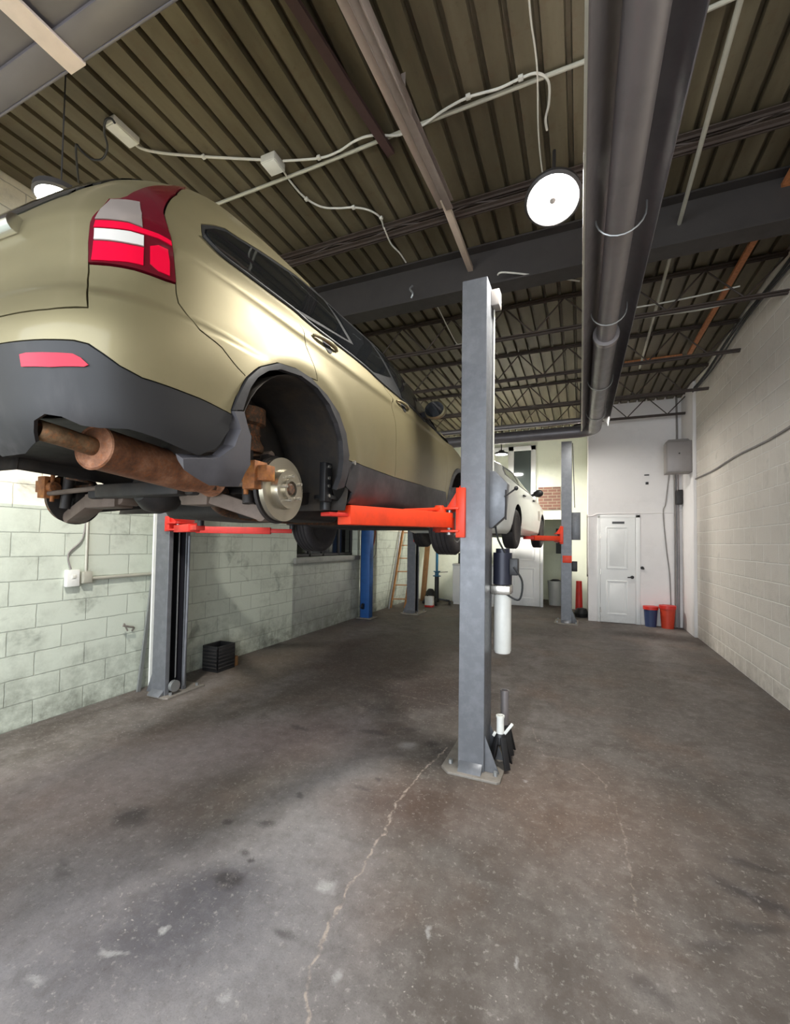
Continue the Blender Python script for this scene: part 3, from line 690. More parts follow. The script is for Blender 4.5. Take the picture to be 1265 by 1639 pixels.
# ------------------------------------------------------------------ vehicle lifts
def lift_post(name, label, x0, x1, y0, y1, H_, open_dir, gusset=True, mats=('lift_grey', 'plate'), plate=None):
    """C shaped column; the open side faces open_dir (+1 / -1 along X)"""
    cx, cy = (x0+x1)/2, (y0+y1)/2
    t = thing(name, label, 'lift column', (cx, cy, 0), 0, 'columns of the two post lifts')
    w, dp, th, lip = x1-x0, y1-y0, .012, .05
    P = [(-w/2, -dp/2), (w/2, -dp/2), (w/2, -dp/2+lip), (w/2-th, -dp/2+lip), (w/2-th, -dp/2+th), (-w/2+th, -dp/2+th), (-w/2+th, dp/2-th), (w/2-th, dp/2-th), (w/2-th, dp/2-lip), (w/2, dp/2-lip), (w/2, dp/2), (-w/2, dp/2)]
    if open_dir < 0: P = [(-x, y) for x, y in reversed(P)]
    n = len(P); mb = MB()
    z0, z1 = .02, H_
    v = [(x, y, z0) for x, y in P]+[(x, y, z1) for x, y in P]
    mb._add(v, [(i, (i+1) % n, n+(i+1) % n, n+i) for i in range(n)])
    mb.build('post', M[mats[0]], t, bevel=.004, angle=20)
    s = open_dir
    MB().box((-w/2*.9, -dp/2*.9, H_-.012), (w/2*.9, dp/2*.9, H_)).build('top_cap', M[mats[0]], t)
    # inner rails and lifting cable
    for yy in (-.30, .24): MB().box((s*w*.10, dp*yy, .05), (s*w*.42, dp*(yy+.06), H_-.05)).build('inner_rail', M['lift_inner'], t)
    MB().box((-s*w*.36, -dp*.42, .05), (-s*w*.30, dp*.42, H_-.05)).build('back_liner', M['lift_inner'], t)
    MB().cyl((s*w*.25, .03, .15), (s*w*.25, .03, H_-.1), .007, n=8).build('lift_chain', M['galv'], t)
    px0, px1, py0, py1 = plate if plate else (-w/2-.12, w/2+.12, -dp/2-.12, dp/2+.22)
    MB().prism([(px0, py0+.06), (px0+.06, py0), (px1-.02, py0), (px1, py0+.02), (px1, py1), (px0, py1)], (0, 0, 0), (1, 0, 0), (0, 1, 0), .018).build('base_plate', M[mats[1]], t, bevel=.003)
    for bx, by in ((px0+.05, py0+.12), (px1-.04, py0+.08), (px0+.05, py1-.06), (px1-.05, py1-.06)): MB().cyl((bx, by, .017), (bx, by, .045), .016, n=6).build('anchor_bolt', M['galv'], t)
    if gusset:
        for yy in (-dp/2+.03, dp/2-.02):
            MB().prism([(-s*w/2, .018), (-s*(w/2+.10), .018), (-s*w/2, .26)], (0, yy, 0), (1, 0, 0), (0, 0, 1), .01).build('gusset', M[mats[0]], t, bevel=.002)
        MB().prism([(-dp/2, .018), (-dp/2-.06, .018), (-dp/2, .07)], (-w/2+.01, 0, 0), (0, 1, 0), (0, 0, 1), w-.02).build('foot_wedge', M[mats[0]], t, bevel=.002)
    return t
def carriage(t, s, z, w, red='lift_red', lo=.13, hi=.22):
    """sliding carriage with the two arm brackets; s = open side"""
    mb = MB()
    x = s*w/2
    mb.box((min(x-s*.04, x+s*.025), -.155, z-lo), (max(x-s*.04, x+s*.025), .155, z+hi))
    for zz in (z+.075*hi/.22, z-.085*lo/.13): mb.box((min(x, x+s*.13), -.17, zz-.008), (max(x, x+s*.13), .17, zz+.008))
    mb.prism([(0, 0), (.10, 0), (0, .16*hi/.22)], (x, -.13, z+.08*hi/.22), (s, 0, 0), (0, 0, 1), -s*.012)
    c = mb.build('carriage', M[red], t, bevel=.004)
    for y in (-.10, .10): MB().cyl((x+s*.085, y, z-lo*.85), (x+s*.085, y, z+.10*hi/.22), .018, n=14).build('pivot_pin', M['galv'], c)
    return c
def arm(t, p0, p1, h=.095, w=.10, red='lift_red', pad=True, ext=.22, exh=.62):
    p0, p1 = Vector(p0), Vector(p1); d = (p1-p0).normalized()
    a = MB().bar(p0, p1-d*ext, w, h).build('swing_arm', M[red], t, bevel=.004)
    MB().bar(p1-d*(ext+.2), p1, w*.72, h*exh).build('arm_extension', M[red+'2'] if red+'2' in M else M[red], a, bevel=.004)
    if pad:
        MB().lathe([(.0, 0), (.028, 0), (.028, .05), (.06, .055), (.06, .075), (0, .075)], p1+Vector((0, 0, h*.2)), (0, 0, 1), 20).build('lift_pad', M['black'], a)
    return a
X0, X1, PY0, PY1 = -.777, -.598, 2.985, 3.235
mp = lift_post('lift_post', 'tall grey lift post in the middle with a dark motor and white tank', X0, X1, PY0, PY1, 3.44, -1, plate=(-.20, .21, -.21, .42))
cxm, cym = (X0+X1)/2, (PY0+PY1)/2
def mloc(x, y, z): return (x-cxm, y-cym, z)
carriage(mp, -1, 1.735, .179)
ra = arm(mp, mloc(-.87, 2.97, 1.725), mloc(-1.235, 1.95, 1.71), ext=.13, h=.105, w=.11, exh=.2)
arm(mp, mloc(-.87, 3.21, 1.71), mloc(-1.26, 3.95, 1.70))
tb = MB().bar(mloc(-.86, 3.02, 1.815), mloc(-1.06, 2.62, 1.775), .02, .02); tb.bar(mloc(-.86, 3.05, 1.815), mloc(-1.18, 3.05, 1.80), .015, .02); tb.build('restraint_bar', M['lift_red'], mp, bevel=.002)
MB().lathe([(.05, 0), (.055, .0), (.055, .02), (.05, .06), (.03, .10)], mloc(-.92, 2.95, 1.73), (0, 0, 1), 18).build('arm_gear', M['lift_red'], mp)
# release latch cover on the right face
qs = [at(x, y, Y=3.12) for x, y in ((779, 845), (788, 845), (808, 827), (813, 774), (793, 754), (779, 753))]
cv = MB().prism([(q.x-cxm, q.z) for q in qs], (0, 3.12-cym+.09, 0), (1, 0, 0), (0, 0, 1), .09)
cvo = cv.build('latch_cover', M['lift_grey'], mp, bevel=.005)
def P3(x, y, Y=3.11): q = at(x, y, Y=Y); return mloc(q.x, q.y, q.z)
lv = MB().cyl(P3(808, 795), P3(826, 782), .006, n=8).cyl(P3(810, 784), P3(810, 832), .005, n=8); lv.build('release_lever', M['steel_dark'], cvo)
kq = P3(826.5, 781.5); MB().lathe([(0, -.016), (.011, -.012), (.016, 0), (.011, .012), (0, .016)], kq, (0, 0, 1), 16).build('knob', M['black'], cvo)
MB().cyl(mloc(X1+.012, 3.19, 3.36), mloc(X1+.012, 3.19, 1.9), .006, n=8).build('release_cable', M['cable_white'], mp)
MB().box(mloc(X1, 3.12, 3.30), mloc(X1+.06, 3.22, 3.42)).build('limit_switch', M['panel_grey'], mp, bevel=.006)
# power unit
pu = MB().cyl(mloc(X1+.075, 3.25, 1.27), mloc(X1+.075, 3.25, 1.50), .068, n=24).cyl(mloc(X1+.075, 3.25, 1.50), mloc(X1+.075, 3.25, 1.53), .05, n=24)
puo = pu.build('motor', M['motor'], mp)
MB().box(mloc(X1+.13, 3.20, 1.34), mloc(X1+.19, 3.28, 1.46)).build('switch_box', M['black'], puo, bevel=.006)
MB().box(mloc(X1, 3.17, 1.20), mloc(X1+.14, 3.33, 1.265)).build('pump_block', M['silver'], puo, bevel=.008)
MB().lathe([(0, 0), (.055, 0), (.062, .02), (.062, .42), (.05, .44), (0, .44)], mloc(X1+.075, 3.26, .77), (0, 0, 1), 28).build('oil_tank', M['white_plastic'], puo)
hz = smooth_path([mloc(X1+.10, 3.2, 1.21), mloc(X1+.2, 3.19, 1.17), mloc(X1+.22, 3.2, 1.3), mloc(X1+.16, 3.2, 1.40)], 6); MB().tube(hz, .007, 8).build('hose', M['cable_black'], puo)
MB().tube(smooth_path([mloc(X1+.10, 3.2, 1.5), mloc(X1+.05, 3.19, 1.6), mloc(X1+.03, 3.19, 1.7)], 6), .007, 8).build('hose', M['cable_black'], puo)
# left post
lp = lift_post('lift_post', 'grey lift post standing against the left block wall in front of the gold car', -3.95, -3.765, 3.09, 3.345, 3.44, 1, plate=(-.16, .17, -.17, .30))
carriage(lp, 1, 1.69, .185, 'lift_red2', .05, .10)
def lloc(x, y, z): return (x+3.8575, y-3.2175, z)
arm(lp, lloc(-3.66, 3.33, 1.665), lloc(-2.85, 3.85, 1.665), h=.07, red='lift_red2')
arm(lp, lloc(-3.66, 3.11, 1.665), lloc(-2.95, 2.72, 1.665), h=.07, red='lift_red2')
MB().lathe([(0, -.02), (.055, -.02), (.055, .02), (0, .02)], lloc(-3.73, 3.17, .10), (1, 0, 0), 20).build('sheave', M['galv'], lp)
MB().tube(smooth_path([lloc(-3.75, 3.30, .06), lloc(-3.745, 3.31, .8), lloc(-3.75, 3.32, 1.6)], 6), .012, 8).build('hydraulic_hose', M['lift_grey'], lp)
# rear pair
rp = lift_post('lift_post', 'grey lift post right of the white car at the far end with a red bracket', -.345, -.15, 9.24, 9.46, 3.62, -1)
carriage(rp, -1, 1.70, .195)
arm(rp, (-.14, -.10, 1.68), (-.72, -.85, 1.68)); arm(rp, (-.14, .10, 1.68), (-.6, .8, 1.68))
MB().box((-.07, -.125, 1.20), (.10, -.11, 1.34)).build('red_bracket', M['lift_red'], rp, bevel=.004)
MB().prism([(0, -.3), (.08, -.25), (.2, -.1), (.2, .15), (.08, .25), (0, .25)], (.0975, -.08, 1.95), (0, 1, 0), (0, 0, 1), .16).build('latch_cover', M['lift_grey'], rp, bevel=.006)
MB().tube(smooth_path([(.11, 0, 3.6), (.13, 0, 3.0), (.15, 0, 2.3)], 6), .007, 8).build('release_cable', M['cable_black'], rp)
MB().cbox((.15, 0, 1.13), (.10, .14, .2)).build('motor', M['black'], rp, bevel=.01)
rl = lift_post('lift_post', 'grey lift post at the far left beside the wooden ladder', -3.50, -3.31, 8.90, 9.15, 3.62, 1)
carriage(rl, 1, 1.70, .19, 'lift_red2'); arm(rl, (.16, -.1, 1.68), (.75, -.7, 1.68), red='lift_red2')

# ------------------------------------------------------------------ car body surface tool
def cr(p0, p1, p2, p3, t):
    return .5*((2*p1)+(p2-p0)*t+(2*p0-5*p1+4*p2-p3)*t*t+(3*p1-p0-3*p2+p3)*t**3)
class Surf:
    """bicubic surface through a control net P[row][col] (right half of a car, local coordinates)"""
    disp = None
    def __init__(s, rows, origin, yaw=0.):
        s.P = np.array(rows, float); s.nr, s.nc = s.P.shape[:2]; s.o = np.array(origin); s.yaw = yaw
        c = np.linalg.norm(np.diff(s.P, axis=1), axis=2); r = np.linalg.norm(np.diff(s.P, axis=0), axis=2)
        s.A = np.concatenate([[0], np.cumsum(c[:min(9, s.nr)].mean(0))]); s.B = np.concatenate([[0], np.cumsum(r[:, 3:9].mean(1))])
        uu, vv = np.meshgrid(np.linspace(0, s.nc-1, 220), np.linspace(0, s.nr-1, 160)); s.gu, s.gv = uu.ravel(), vv.ravel()
        s.gp = s.pt(s.gu, s.gv)
    def pt(s, u, v):
        u = np.clip(np.atleast_1d(u).astype(float), 0, s.nc-1); v = np.clip(np.atleast_1d(v).astype(float), 0, s.nr-1)
        iu = np.minimum(u.astype(int), s.nc-2); iv = np.minimum(v.astype(int), s.nr-2); tu = (u-iu)[:, None]; tv = (v-iv)[:, None]
        def col(k):
            r = np.clip(iv+k, 0, s.nr-1)
            c = []
            for q in (-1, 0, 1, 2):
                j = iu+q
                pj = s.P[r, np.clip(j, 0, s.nc-1)].copy()
                neg = j < 0
                if neg.any(): pj[neg] = s.P[r[neg], 1]*np.array([-1, 1, 1])
                over = j > s.nc-1
                if over.any(): pj[over] = s.P[r[over], s.nc-2]*np.array([-1, 1, 1])
                c.append(pj)
            return cr(*c, tu)
        p = cr(col(-1), col(0), col(1), col(2), tv)
        return s.disp(p) if s.disp else p
    def nrm(s, u, v):
        e = 1e-3; a = s.pt(u+e, v)-s.pt(u-e, v); b = s.pt(u, v+e)-s.pt(u, v-e)
        n = np.cross(a, b); n /= np.maximum(np.linalg.norm(n, axis=1, keepdims=True), 1e-12); return n
    def chart(s, u, v): return np.interp(u, range(s.nc), s.A), np.interp(v, range(s.nr), s.B)
    def unchart(s, a, b): return np.interp(a, s.A, range(s.nc)), np.interp(b, s.B, range(s.nr))
    def world(s, p):
        c, n = math.cos(s.yaw), math.sin(s.yaw)
        return np.stack([p[:, 0]*c-p[:, 1]*n, p[:, 0]*n+p[:, 1]*c, p[:, 2]], 1)+s.o
    def _pix(s, p):
        q = (s.world(p)-CP) @ CM.T; return np.stack([632.5+F_PX*q[:, 0]/q[:, 2], CY_PX+F_PX*q[:, 1]/q[:, 2]], 1)
    def inv(s, proj, target, mask=None, iters=25):
        g = proj(s.gp); dd = ((g-np.array(target))**2).sum(1)
        if mask is not None: dd = np.where(mask, dd, 1e18)
        k = int(dd.argmin()); u, v = s.gu[k], s.gv[k]
        for _ in range(iters):
            e = 1e-4; f0 = proj(s.pt(u, v))[0]-target; fu = (proj(s.pt(u+e, v))[0]-target-f0)/e; fv = (proj(s.pt(u, v+e))[0]-target-f0)/e
            J = np.array([fu, fv]).T
            try: st = np.linalg.lstsq(J, -f0, rcond=1e-3)[0]
            except Exception: break
            st = np.clip(st, -.15, .15); u = min(max(u+st[0], 0), s.nc-1); v = min(max(v+st[1], 0), s.nr-1)
            if abs(st).max() < 1e-5: break
        return u, v
    def px(s, x, y):
        if not hasattr(s, '_front'):
            n = s.nrm(s.gu, s.gv); w = s.world(s.gp); c, q = math.cos(s.yaw), math.sin(s.yaw)
            n = np.stack([n[:, 0]*c-n[:, 1]*q, n[:, 0]*q+n[:, 1]*c, n[:, 2]], 1); s._front = ((CP-w)*n).sum(1)*s.sign() > 0
        return s.inv(s._pix, np.array([x, y], float), s._front)
    def sign(s):
        if not hasattr(s, '_sg'):
            n = s.nrm(np.array([7.]), np.array([4.]))[0]; s._sg = 1 if n[0] > 0 else -1
        return s._sg
    def side(s, y, z):
        return s.inv(lambda p: p[:, 1:3], np.array([y, z], float), (s.gu > 3.2) & (s.gu < s.nc-1.8))
    def rear(s, x, z): return s.inv(lambda p: p[:, [0, 2]], np.array([x, z], float), s.gu < 5.2)
    def front(s, x, z): return s.inv(lambda p: p[:, [0, 2]], np.array([x, z], float), s.gu > s.nc-3.2)
    def patch(s, uvs, name, m, parent, holes=(), step=.035, inset=.0025, off=0., flange=.012, mirror=None, bulge=None):
        """panel cut from the surface: closed loop of (u, v); mirror: None, 'join' (both halves one mesh), 'copy' (mesh for the left)"""
        def loop(uvs):
            a = [s.chart(u, v) for u, v in uvs]; out = []
            for (x0, y0), (x1, y1) in zip(a, a[1:]+a[:1]):
                k = max(1, int(math.hypot(x1-x0, y1-y0)/(step*.8)))
                out += [(x0+(x1-x0)*i/k, y0+(y1-y0)*i/k) for i in range(k)]
            return out
        def shrink(pts, d):
            n = len(pts); area = sum(pts[i][0]*pts[(i+1) % n][1]-pts[(i+1) % n][0]*pts[i][1] for i in range(n))
            sg = 1 if area > 0 else -1; out = []
            for i in range(n):
                (ax, ay), (bx, by), (cx, cy) = pts[i-1], pts[i], pts[(i+1) % n]
                t1 = np.array([bx-ax, by-ay]); t2 = np.array([cx-bx, cy-by]); t1 /= max(np.hypot(*t1), 1e-9); t2 /= max(np.hypot(*t2), 1e-9)
                t = t1+t2; L_ = np.hypot(*t)
                if L_ < 1e-6: out.append((bx, by)); continue
                t /= L_; nx, ny = -t[1]*sg, t[0]*sg
                if mirror == 'join' and bx < 1e-4: out.append((0., by+ny*d)); continue
                out.append((bx+nx*d, by+ny*d))
            return out
        outer = shrink(loop(uvs), inset); loops = [outer]+[shrink(loop(h_), -inset) for h_ in holes]
        pts = []; edges = []; nb = 0
        for lp_ in loops:
            k = len(lp_); pts += lp_; edges += [(nb+i, nb+(i+1) % k) for i in range(k)]; nb += k
        def inside(p, poly):
            c = False; n = len(poly); j = n-1
            for i in range(n):
                if (poly[i][1] > p[1]) != (poly[j][1] > p[1]) and p[0] < (poly[j][0]-poly[i][0])*(p[1]-poly[i][1])/(poly[j][1]-poly[i][1])+poly[i][0]: c = not c
                j = i
            return c
        ax = [p[0] for p in outer]; ay = [p[1] for p in outer]
        bnd = np.array(pts[:nb])
        y = min(ay)+step*.5; row = 0
        while y < max(ay):
            x = min(ax)+step*(.25 if row % 2 else .75)
            while x < max(ax):
                if inside((x, y), outer) and not any(inside((x, y), h_) for h_ in loops[1:]) and (((bnd-np.array([x, y]))**2).sum(1).min() > (step*.45)**2): pts.append((x, y))
                x += step
            y += step*.87; row += 1
        faces_in = [list(range(len(outer)))]
        vs, es, fs, ov, oe, of = geometry.delaunay_2d_cdt([Vector(p) for p in pts], edges, [], 0, 1e-6)
        vv = np.array([(p.x, p.y) for p in vs]); hl = loops[1:]
        tris = []
        for f in fs:
            c = vv[list(f)].mean(0)
            if inside(c, outer) and not any(inside(c, h_) for h_ in hl): tris.append(tuple(f))
        u, v = s.unchart(vv[:, 0], vv[:, 1]); P = s.pt(u, v); N = s.nrm(u, v)*s.sign(); P = P+N*off
        if bulge: P = P+N*np.array([bulge(p) for p in P])[:, None]
        return s._mesh(name, P, N, tris, m, parent, flange, mirror)
    def _mesh(s, name, P, N, tris, m, parent, flange, mirror):
        # keep winding outward
        T = []
        for a, b, c in tris:
            n = np.cross(P[b]-P[a], P[c]-P[a]); T.append((a, b, c) if n @ (N[a]+N[b]+N[c]) > 0 else (a, c, b))
        def mk(P, N, T):
            cnt = {}
            for t in T:
                for i in range(3): cnt.setdefault(tuple(sorted((t[i], t[(i+1) % 3]))), []).append((t[i], t[(i+1) % 3]))
            be = [e[0] for e in cnt.values() if len(e) == 1]
            if mirror == 'join': be = [e for e in be if not (abs(P[e[0]][0]) < 1e-4 and abs(P[e[1]][0]) < 1e-4)]
            V = [tuple(p) for p in P]; NN = [tuple(n) for n in N]; F = list(T); mp_ = {}
            if flange:
                for a, b in be:
                    ids = []
                    for k in (a, b):
                        if k not in mp_: mp_[k] = len(V); V.append(tuple(P[k]-N[k]*flange)); NN.append(tuple(N[k]))
                        ids.append(mp_[k])
                    F.append((b, a, ids[0], ids[1]))
            return V, F, NN, len(T)
        if mirror == 'join':
            n0 = len(P); key = {i: i for i in range(n0)}
            Pm = P*np.array([-1, 1, 1]); Nm = N*np.array([-1, 1, 1]); P2 = list(P); N2 = list(N); idx = []
            for i in range(n0):
                if abs(P[i][0]) < 1e-4: idx.append(i)
                else: idx.append(len(P2)); P2.append(Pm[i]); N2.append(Nm[i])
            T = T+[(idx[a], idx[c], idx[b]) for a, b, c in T]; P = np.array(P2); N = np.array(N2)
        elif mirror == 'copy':
            P = P*np.array([-1, 1, 1]); N = N*np.array([-1, 1, 1]); T = [(a, c, b) for a, b, c in T]
        V, F, NN, nt = mk(P, N, T)
        me = bpy.data.meshes.new(name); me.from_pydata(V, [], F); me.materials.append(m)
        me.polygons.foreach_set('use_smooth', [True]*len(me.polygons))
        nl = []
        for pi, p in enumerate(me.polygons):
            if pi < nt:
                for vi in p.vertices: nl.append(NN[vi])
            else:
                for vi in p.vertices: nl.append(tuple(p.normal))
        me.normals_split_custom_set(nl)
        o = bpy.data.objects.new(name, me); COL.objects.link(o)
        if parent: o.parent = parent
        return o

def net(rows, cols=14):
    out = []
    for z, hw, yr, yf, zf, rc in rows:
        ys0, ys1 = yr+.42*rc, yf-.45
        L = [(0, yr, z), (.40*hw, yr+.008*rc, z), (.68*hw, yr+.030*rc, z), (.84*hw, yr+.085*rc, z), (.945*hw, yr+.20*rc, z), (.99*hw, ys0, z)]
        for k, f in enumerate((.14, .32, .5, .68, .86)): L.append((hw, ys0+(ys1-ys0)*f, z+(zf-z)*max(0, f-.5)))
        L += [(.97*hw, ys1, z+(zf-z)*.7), (.80*hw, yf-.12, zf), (0, yf, zf)]
        out.append(L)
    return out

# ------------------------------------------------------------------ wheel
def wheel(parent, c, side, name='wheel', R=.34, w=.225, rim_m='galv', spokes=5):
    """tyre + alloy; axis along X; side = +1 outer face towards +X"""
    cx, cy, cz = c; s = side
    rr = R*.655
    prof = [(rr-.02, -w*.42), (rr, -w*.46), (rr+.03, -w*.5), (R-.045, -w*.5), (R-.012, -w*.43), (R, -w*.36)]
    for k in range(4):
        g = -w*.27+k*w*.18
        prof += [(R, g-.012), (R-.008, g-.008), (R-.008, g+.004), (R, g+.008)]
    prof += [(R, w*.36), (R-.012, w*.43), (R-.045, w*.5), (rr+.03, w*.5), (rr, w*.46), (rr-.02, w*.42)]
    t = MB().lathe(prof, c, (s, 0, 0), 56)
    to = t.build(name, M['rubber'], parent, angle=50)
    r = MB(); r.lathe([(rr, -w*.40), (rr-.015, -w*.38), (rr-.03, 0), (rr-.02, w*.36), (rr+.005, w*.42), (rr-.005, w*.45), (rr-.03, w*.40), (rr-.04, w*.1)], c, (s, 0, 0), 48)
    for k in range(spokes):
        a = 2*PI*k/spokes+.3
        ca, sa = math.cos(a), math.sin(a)
        tx, tz = -sa, ca
        def pt(rad, off, ax): return (cx+s*ax, cy+ca*rad+tx*off, cz+sa*rad+tz*off)
        v = [pt(.05, -.035, w*.34), pt(.05, .035, w*.34), pt(rr-.015, .024, w*.38), pt(rr-.015, -.024, w*.38), pt(.05, -.035, w*.18), pt(.05, .035, w*.18), pt(rr-.015, .024, w*.2), pt(rr-.015, -.024, w*.2)]
        r._add(v, [(0, 1, 2, 3), (7, 6, 5, 4), (0, 4, 5, 1), (1, 5, 6, 2), (2, 6, 7, 3), (3, 7, 4, 0)])
    r.lathe([(0, w*.37), (.03, w*.37), (.06, w*.34), (.075, w*.2), (0, w*.2)], c, (s, 0, 0), 24)
    r.build('rim', M[rim_m], to, bevel=.003)
    MB().lathe([(0, -w*.2), (.14, -w*.2), (.14, -w*.1), (0, -w*.1)], c, (s, 0, 0), 30).build('brake_disc', M['rotor'], to)
    return to

# ------------------------------------------------------------------ the gold SUV
CX, CYY, CZ = -2.02, .63, 1.53
suv = thing('sport_utility_vehicle', 'champagne gold SUV raised on the front lift with its rear wheels removed', 'car', (CX, CYY, CZ))
S = Surf(net([
    (.20, .800, .26, 4.28, .20, 1), (.27, .862, .11, 4.42, .26, 1), (.35, .888, .050, 4.48, .36, 1), (.45, .902, .022, 4.51, .46, 1), (.55, .908, .010, 4.52, .56, 1),
    (.64, .910, .016, 4.51, .66, 1), (.72, .909, .040, 4.49, .74, 1), (.80, .904, .066, 4.46, .80, 1), (.89, .894, .080, 4.42, .86, 1), (.97, .882, .092, 4.30, .92, 1),
    (1.03, .864, .108, 3.52, 1.07, 1), (1.13, .822, .160, 3.40, 1.14, 1), (1.24, .768, .25, 3.22, 1.26, 1.), (1.345, .712, .365, 3.03, 1.38, 1.), (1.435, .650, .475, 2.86, 1.48, 1.),
    (1.51, .585, .565, 2.72, 1.545, 1), (1.575, .46, .68, 2.55, 1.59, .9), (1.605, .24, .9, 2.35, 1.60, .7), (1.62, .02, 1.25, 2.0, 1.62, .3)]), (CX, CYY, CZ))
_cl = [S.side(0, 0)]*0+[S.px(x, y) for x, y in ((281, 398), (380, 467), (488, 542), (560, 597), (627, 644))]
_cp = np.array([S.pt(u, v)[0] for u, v in _cl]); _cy, _cz = _cp[:, 1], np.polyval(np.polyfit(_cp[:, 1], _cp[:, 2], 1), _cp[:, 1])
def suv_disp(p):
    x, y, z = p[:, 0], p[:, 1], p[:, 2]; ax = np.abs(x)
    wy = np.clip((.42-y)/.36, 0, 1); wx = np.clip((ax-.45)/.35, 0, 1); n = np.sqrt(wx**2+wy**2)+1e-6
    sm = lambda t: np.clip(t, 0, 1)**2*(3-2*np.clip(t, 0, 1))
    dz = z-np.interp(y, _cy, _cz, left=_cz[0])
    ridge = np.where(dz > 0, sm(1-dz/.10), sm(1+dz/.028))*sm((y-.22)/.1)*sm((3.3-y)/.3)*sm((ax-.7)/.1)
    r = np.hypot(y-.975, z-.35); arch = np.exp(-((r-.465)/.055)**2)*sm((ax-.7)/.1)
    ledge = sm((.745-z)/.03)*sm((z-.44)/.2)*sm((.75-y)/.3)
    f = .008*ridge+.010*arch+.012*ledge
    q = p.copy(); q[:, 0] += np.sign(x)*wx/n*f; q[:, 1] -= wy/n*f
    return q
S.disp = suv_disp; S.gp = S.pt(S.gu, S.gv); del S._front
def c1(L): return [S.px(x/3.953, y/3.953+270) for x, y in L]
def c3(L): return [S.px(x/3.085+350, y/3.085+560) for x, y in L]
def c4(L): return [S.px(x/2.635+280, y/2.635+280) for x, y in L]
def PXL(L): return [S.px(x, y) for x, y in L]
# shared seams -------------------------------------------------
gate_low = c1([(558, 880), (300, 890), (20, 932)])
gate_side = c1([(560, 605), (556, 700), (556, 880)])
lamp_left = c1([(640, 262), (596, 305), (573, 350), (562, 470), (562, 604)])
lamp_bot = c1([(562, 604), (700, 613), (850, 640), (950, 672), (1050, 710), (1112, 730)])
lamp_right = c1([(1112, 730), (1098, 560), (1085, 470), (1060, 370), (1036, 290)])
bump_seam = c1([(1112, 730), (1116, 790), (1130, 850), (1180, 920), (1265, 1020)])+c4([(200, 730), (296, 845)])
blk_top = c1([(20, 1106), (150, 1090), (350, 1083), (470, 1088), (560, 1110), (650, 1170), (760, 1250), (900, 1325), (1040, 1370), (1265, 1455)])+c4([(240, 1010)])
arch_out = c3([(62, 300), (85, 235), (135, 140), (200, 85), (290, 64), (380, 92), (450, 137), (530, 222), (590, 312), (625, 412), (640, 520), (637, 545)])
arch_in = c3([(112, 300), (150, 190), (185, 140), (240, 106), (300, 99), (400, 132), (480, 192), (540, 272), (580, 362), (603, 450), (608, 540), (598, 620), (574, 690)])
door_rear = c4([(515, 590), (530, 635), (548, 690), (575, 775), (602, 868)])
door_mid = c4([(880, 885), (915, 960), (930, 1040)])+c3([(876, 480), (876, 560), (870, 632)])
belt = c4([(118, 262), (200, 345), (300, 420), (400, 495), (500, 570), (545, 610), (600, 655), (700, 730), (800, 810), (880, 885), (1000, 985), (1052, 1040)])
low_edge = c3([(637, 545), (760, 590), (870, 630), (1000, 668), (1120, 700)])
BODY = {}
def half_pair(name, uvs, m, parent=suv, **kw):
    o = S.patch(uvs, name, m, parent, **kw); S.patch(uvs, name, m, parent, mirror='copy', **kw); return o
fy, fz, fr_ = 3.61, .35, .385           # front wheel arch
farch = [S.side(fy+fr_*math.cos(a), fz+fr_*math.sin(a)) for a in np.linspace(PI+.22, -.22, 18)]
farch_o = [S.side(fy+(fr_+.045)*math.cos(a), fz+(fr_+.045)*math.sin(a)) for a in np.linspace(PI+.12, -.15, 18)]
umax, vmax = S.nc-1, S.nr-1
# dark inner shell: whole half with arch holes
sh = [(0, 2.2), (0, vmax-.02), (umax, vmax-.02), (umax, .35), S.side(3.2, .24), S.side(1.35, .24)]+arch_in[::-1]+[S.px(358, 690), S.px(318, 716), S.px(256, 694), S.px(206, 680), S.px(160, 676), S.px(74, 655), (2.0, 2.3)]
arch_hole = arch_in+[S.side(1.27, .20), S.side(.72, .20)]
far_hole = farch+[S.side(fy+.36, .21), S.side(fy-.36, .21)]
S.patch(sh, 'inner_shell', M['shell'], suv, holes=[far_hole], step=.06, inset=0, off=-.016, flange=0, mirror='join')
# quarter panel (right rear): bounded by lamp, belt, rear door seam, arch, bumper seam
v_roof = 15.3
side_roof = [S.side(.98, 1.50), S.side(1.4, 1.535), S.side(2.0, 1.54), S.side(2.55, 1.515)]
win_top = c4([(112, 207), (165, 212), (210, 224)])+[]
qp = lamp_right[::-1]  # from wedge base down to lamp bottom right
wedge_base = lamp_right[-1]
tip = S.px(297, 302)
wedge_low = c1([(1062, 215), (1115, 165)])
wedge_top = [S.px(268, 300), S.px(240, 301)]+c1([(865, 150), (805, 184), (760, 199)])
ua = lambda k, v: (k, v)
quarter = lamp_right+wedge_low+[tip]+[(tip[0], v_roof)]+[side_roof[0], side_roof[1]]+[S.side(1.35, 1.445), S.side(1.15, 1.40)]+win_top[2::-1]+belt[:5]+door_rear+[arch_out[6]]+arch_out[5::-1][:5]+bump_seam[::-1][:-1]
half_pair('quarter_panel', quarter, M['gold'], step=.03)
# tailgate
gate = [(0, gate_low[-1][1])]+gate_low[::-1][0:2]+[S.px(556/3.953, 876/3.953+270)]+[gate_side[1]]+lamp_left[::-1]+c1([(690, 202)])+wedge_top[::-1]+[tip, (tip[0]-.1, 15.0), (0, 15.0)]
rw = [(0, S.rear(.1, 1.06)[1]), S.rear(.40, 1.065), S.rear(.56, 1.10), S.rear(.60, 1.18), S.rear(.545, 1.32), S.rear(.50, 1.39), (0, S.rear(.1, 1.40)[1])]
S.patch(gate, 'tailgate', M['gold'], suv, mirror='join', step=.03)
S.patch(rw, 'rear_window', M['glass_dark'], suv, mirror='join', inset=0, off=.004, flange=.008)
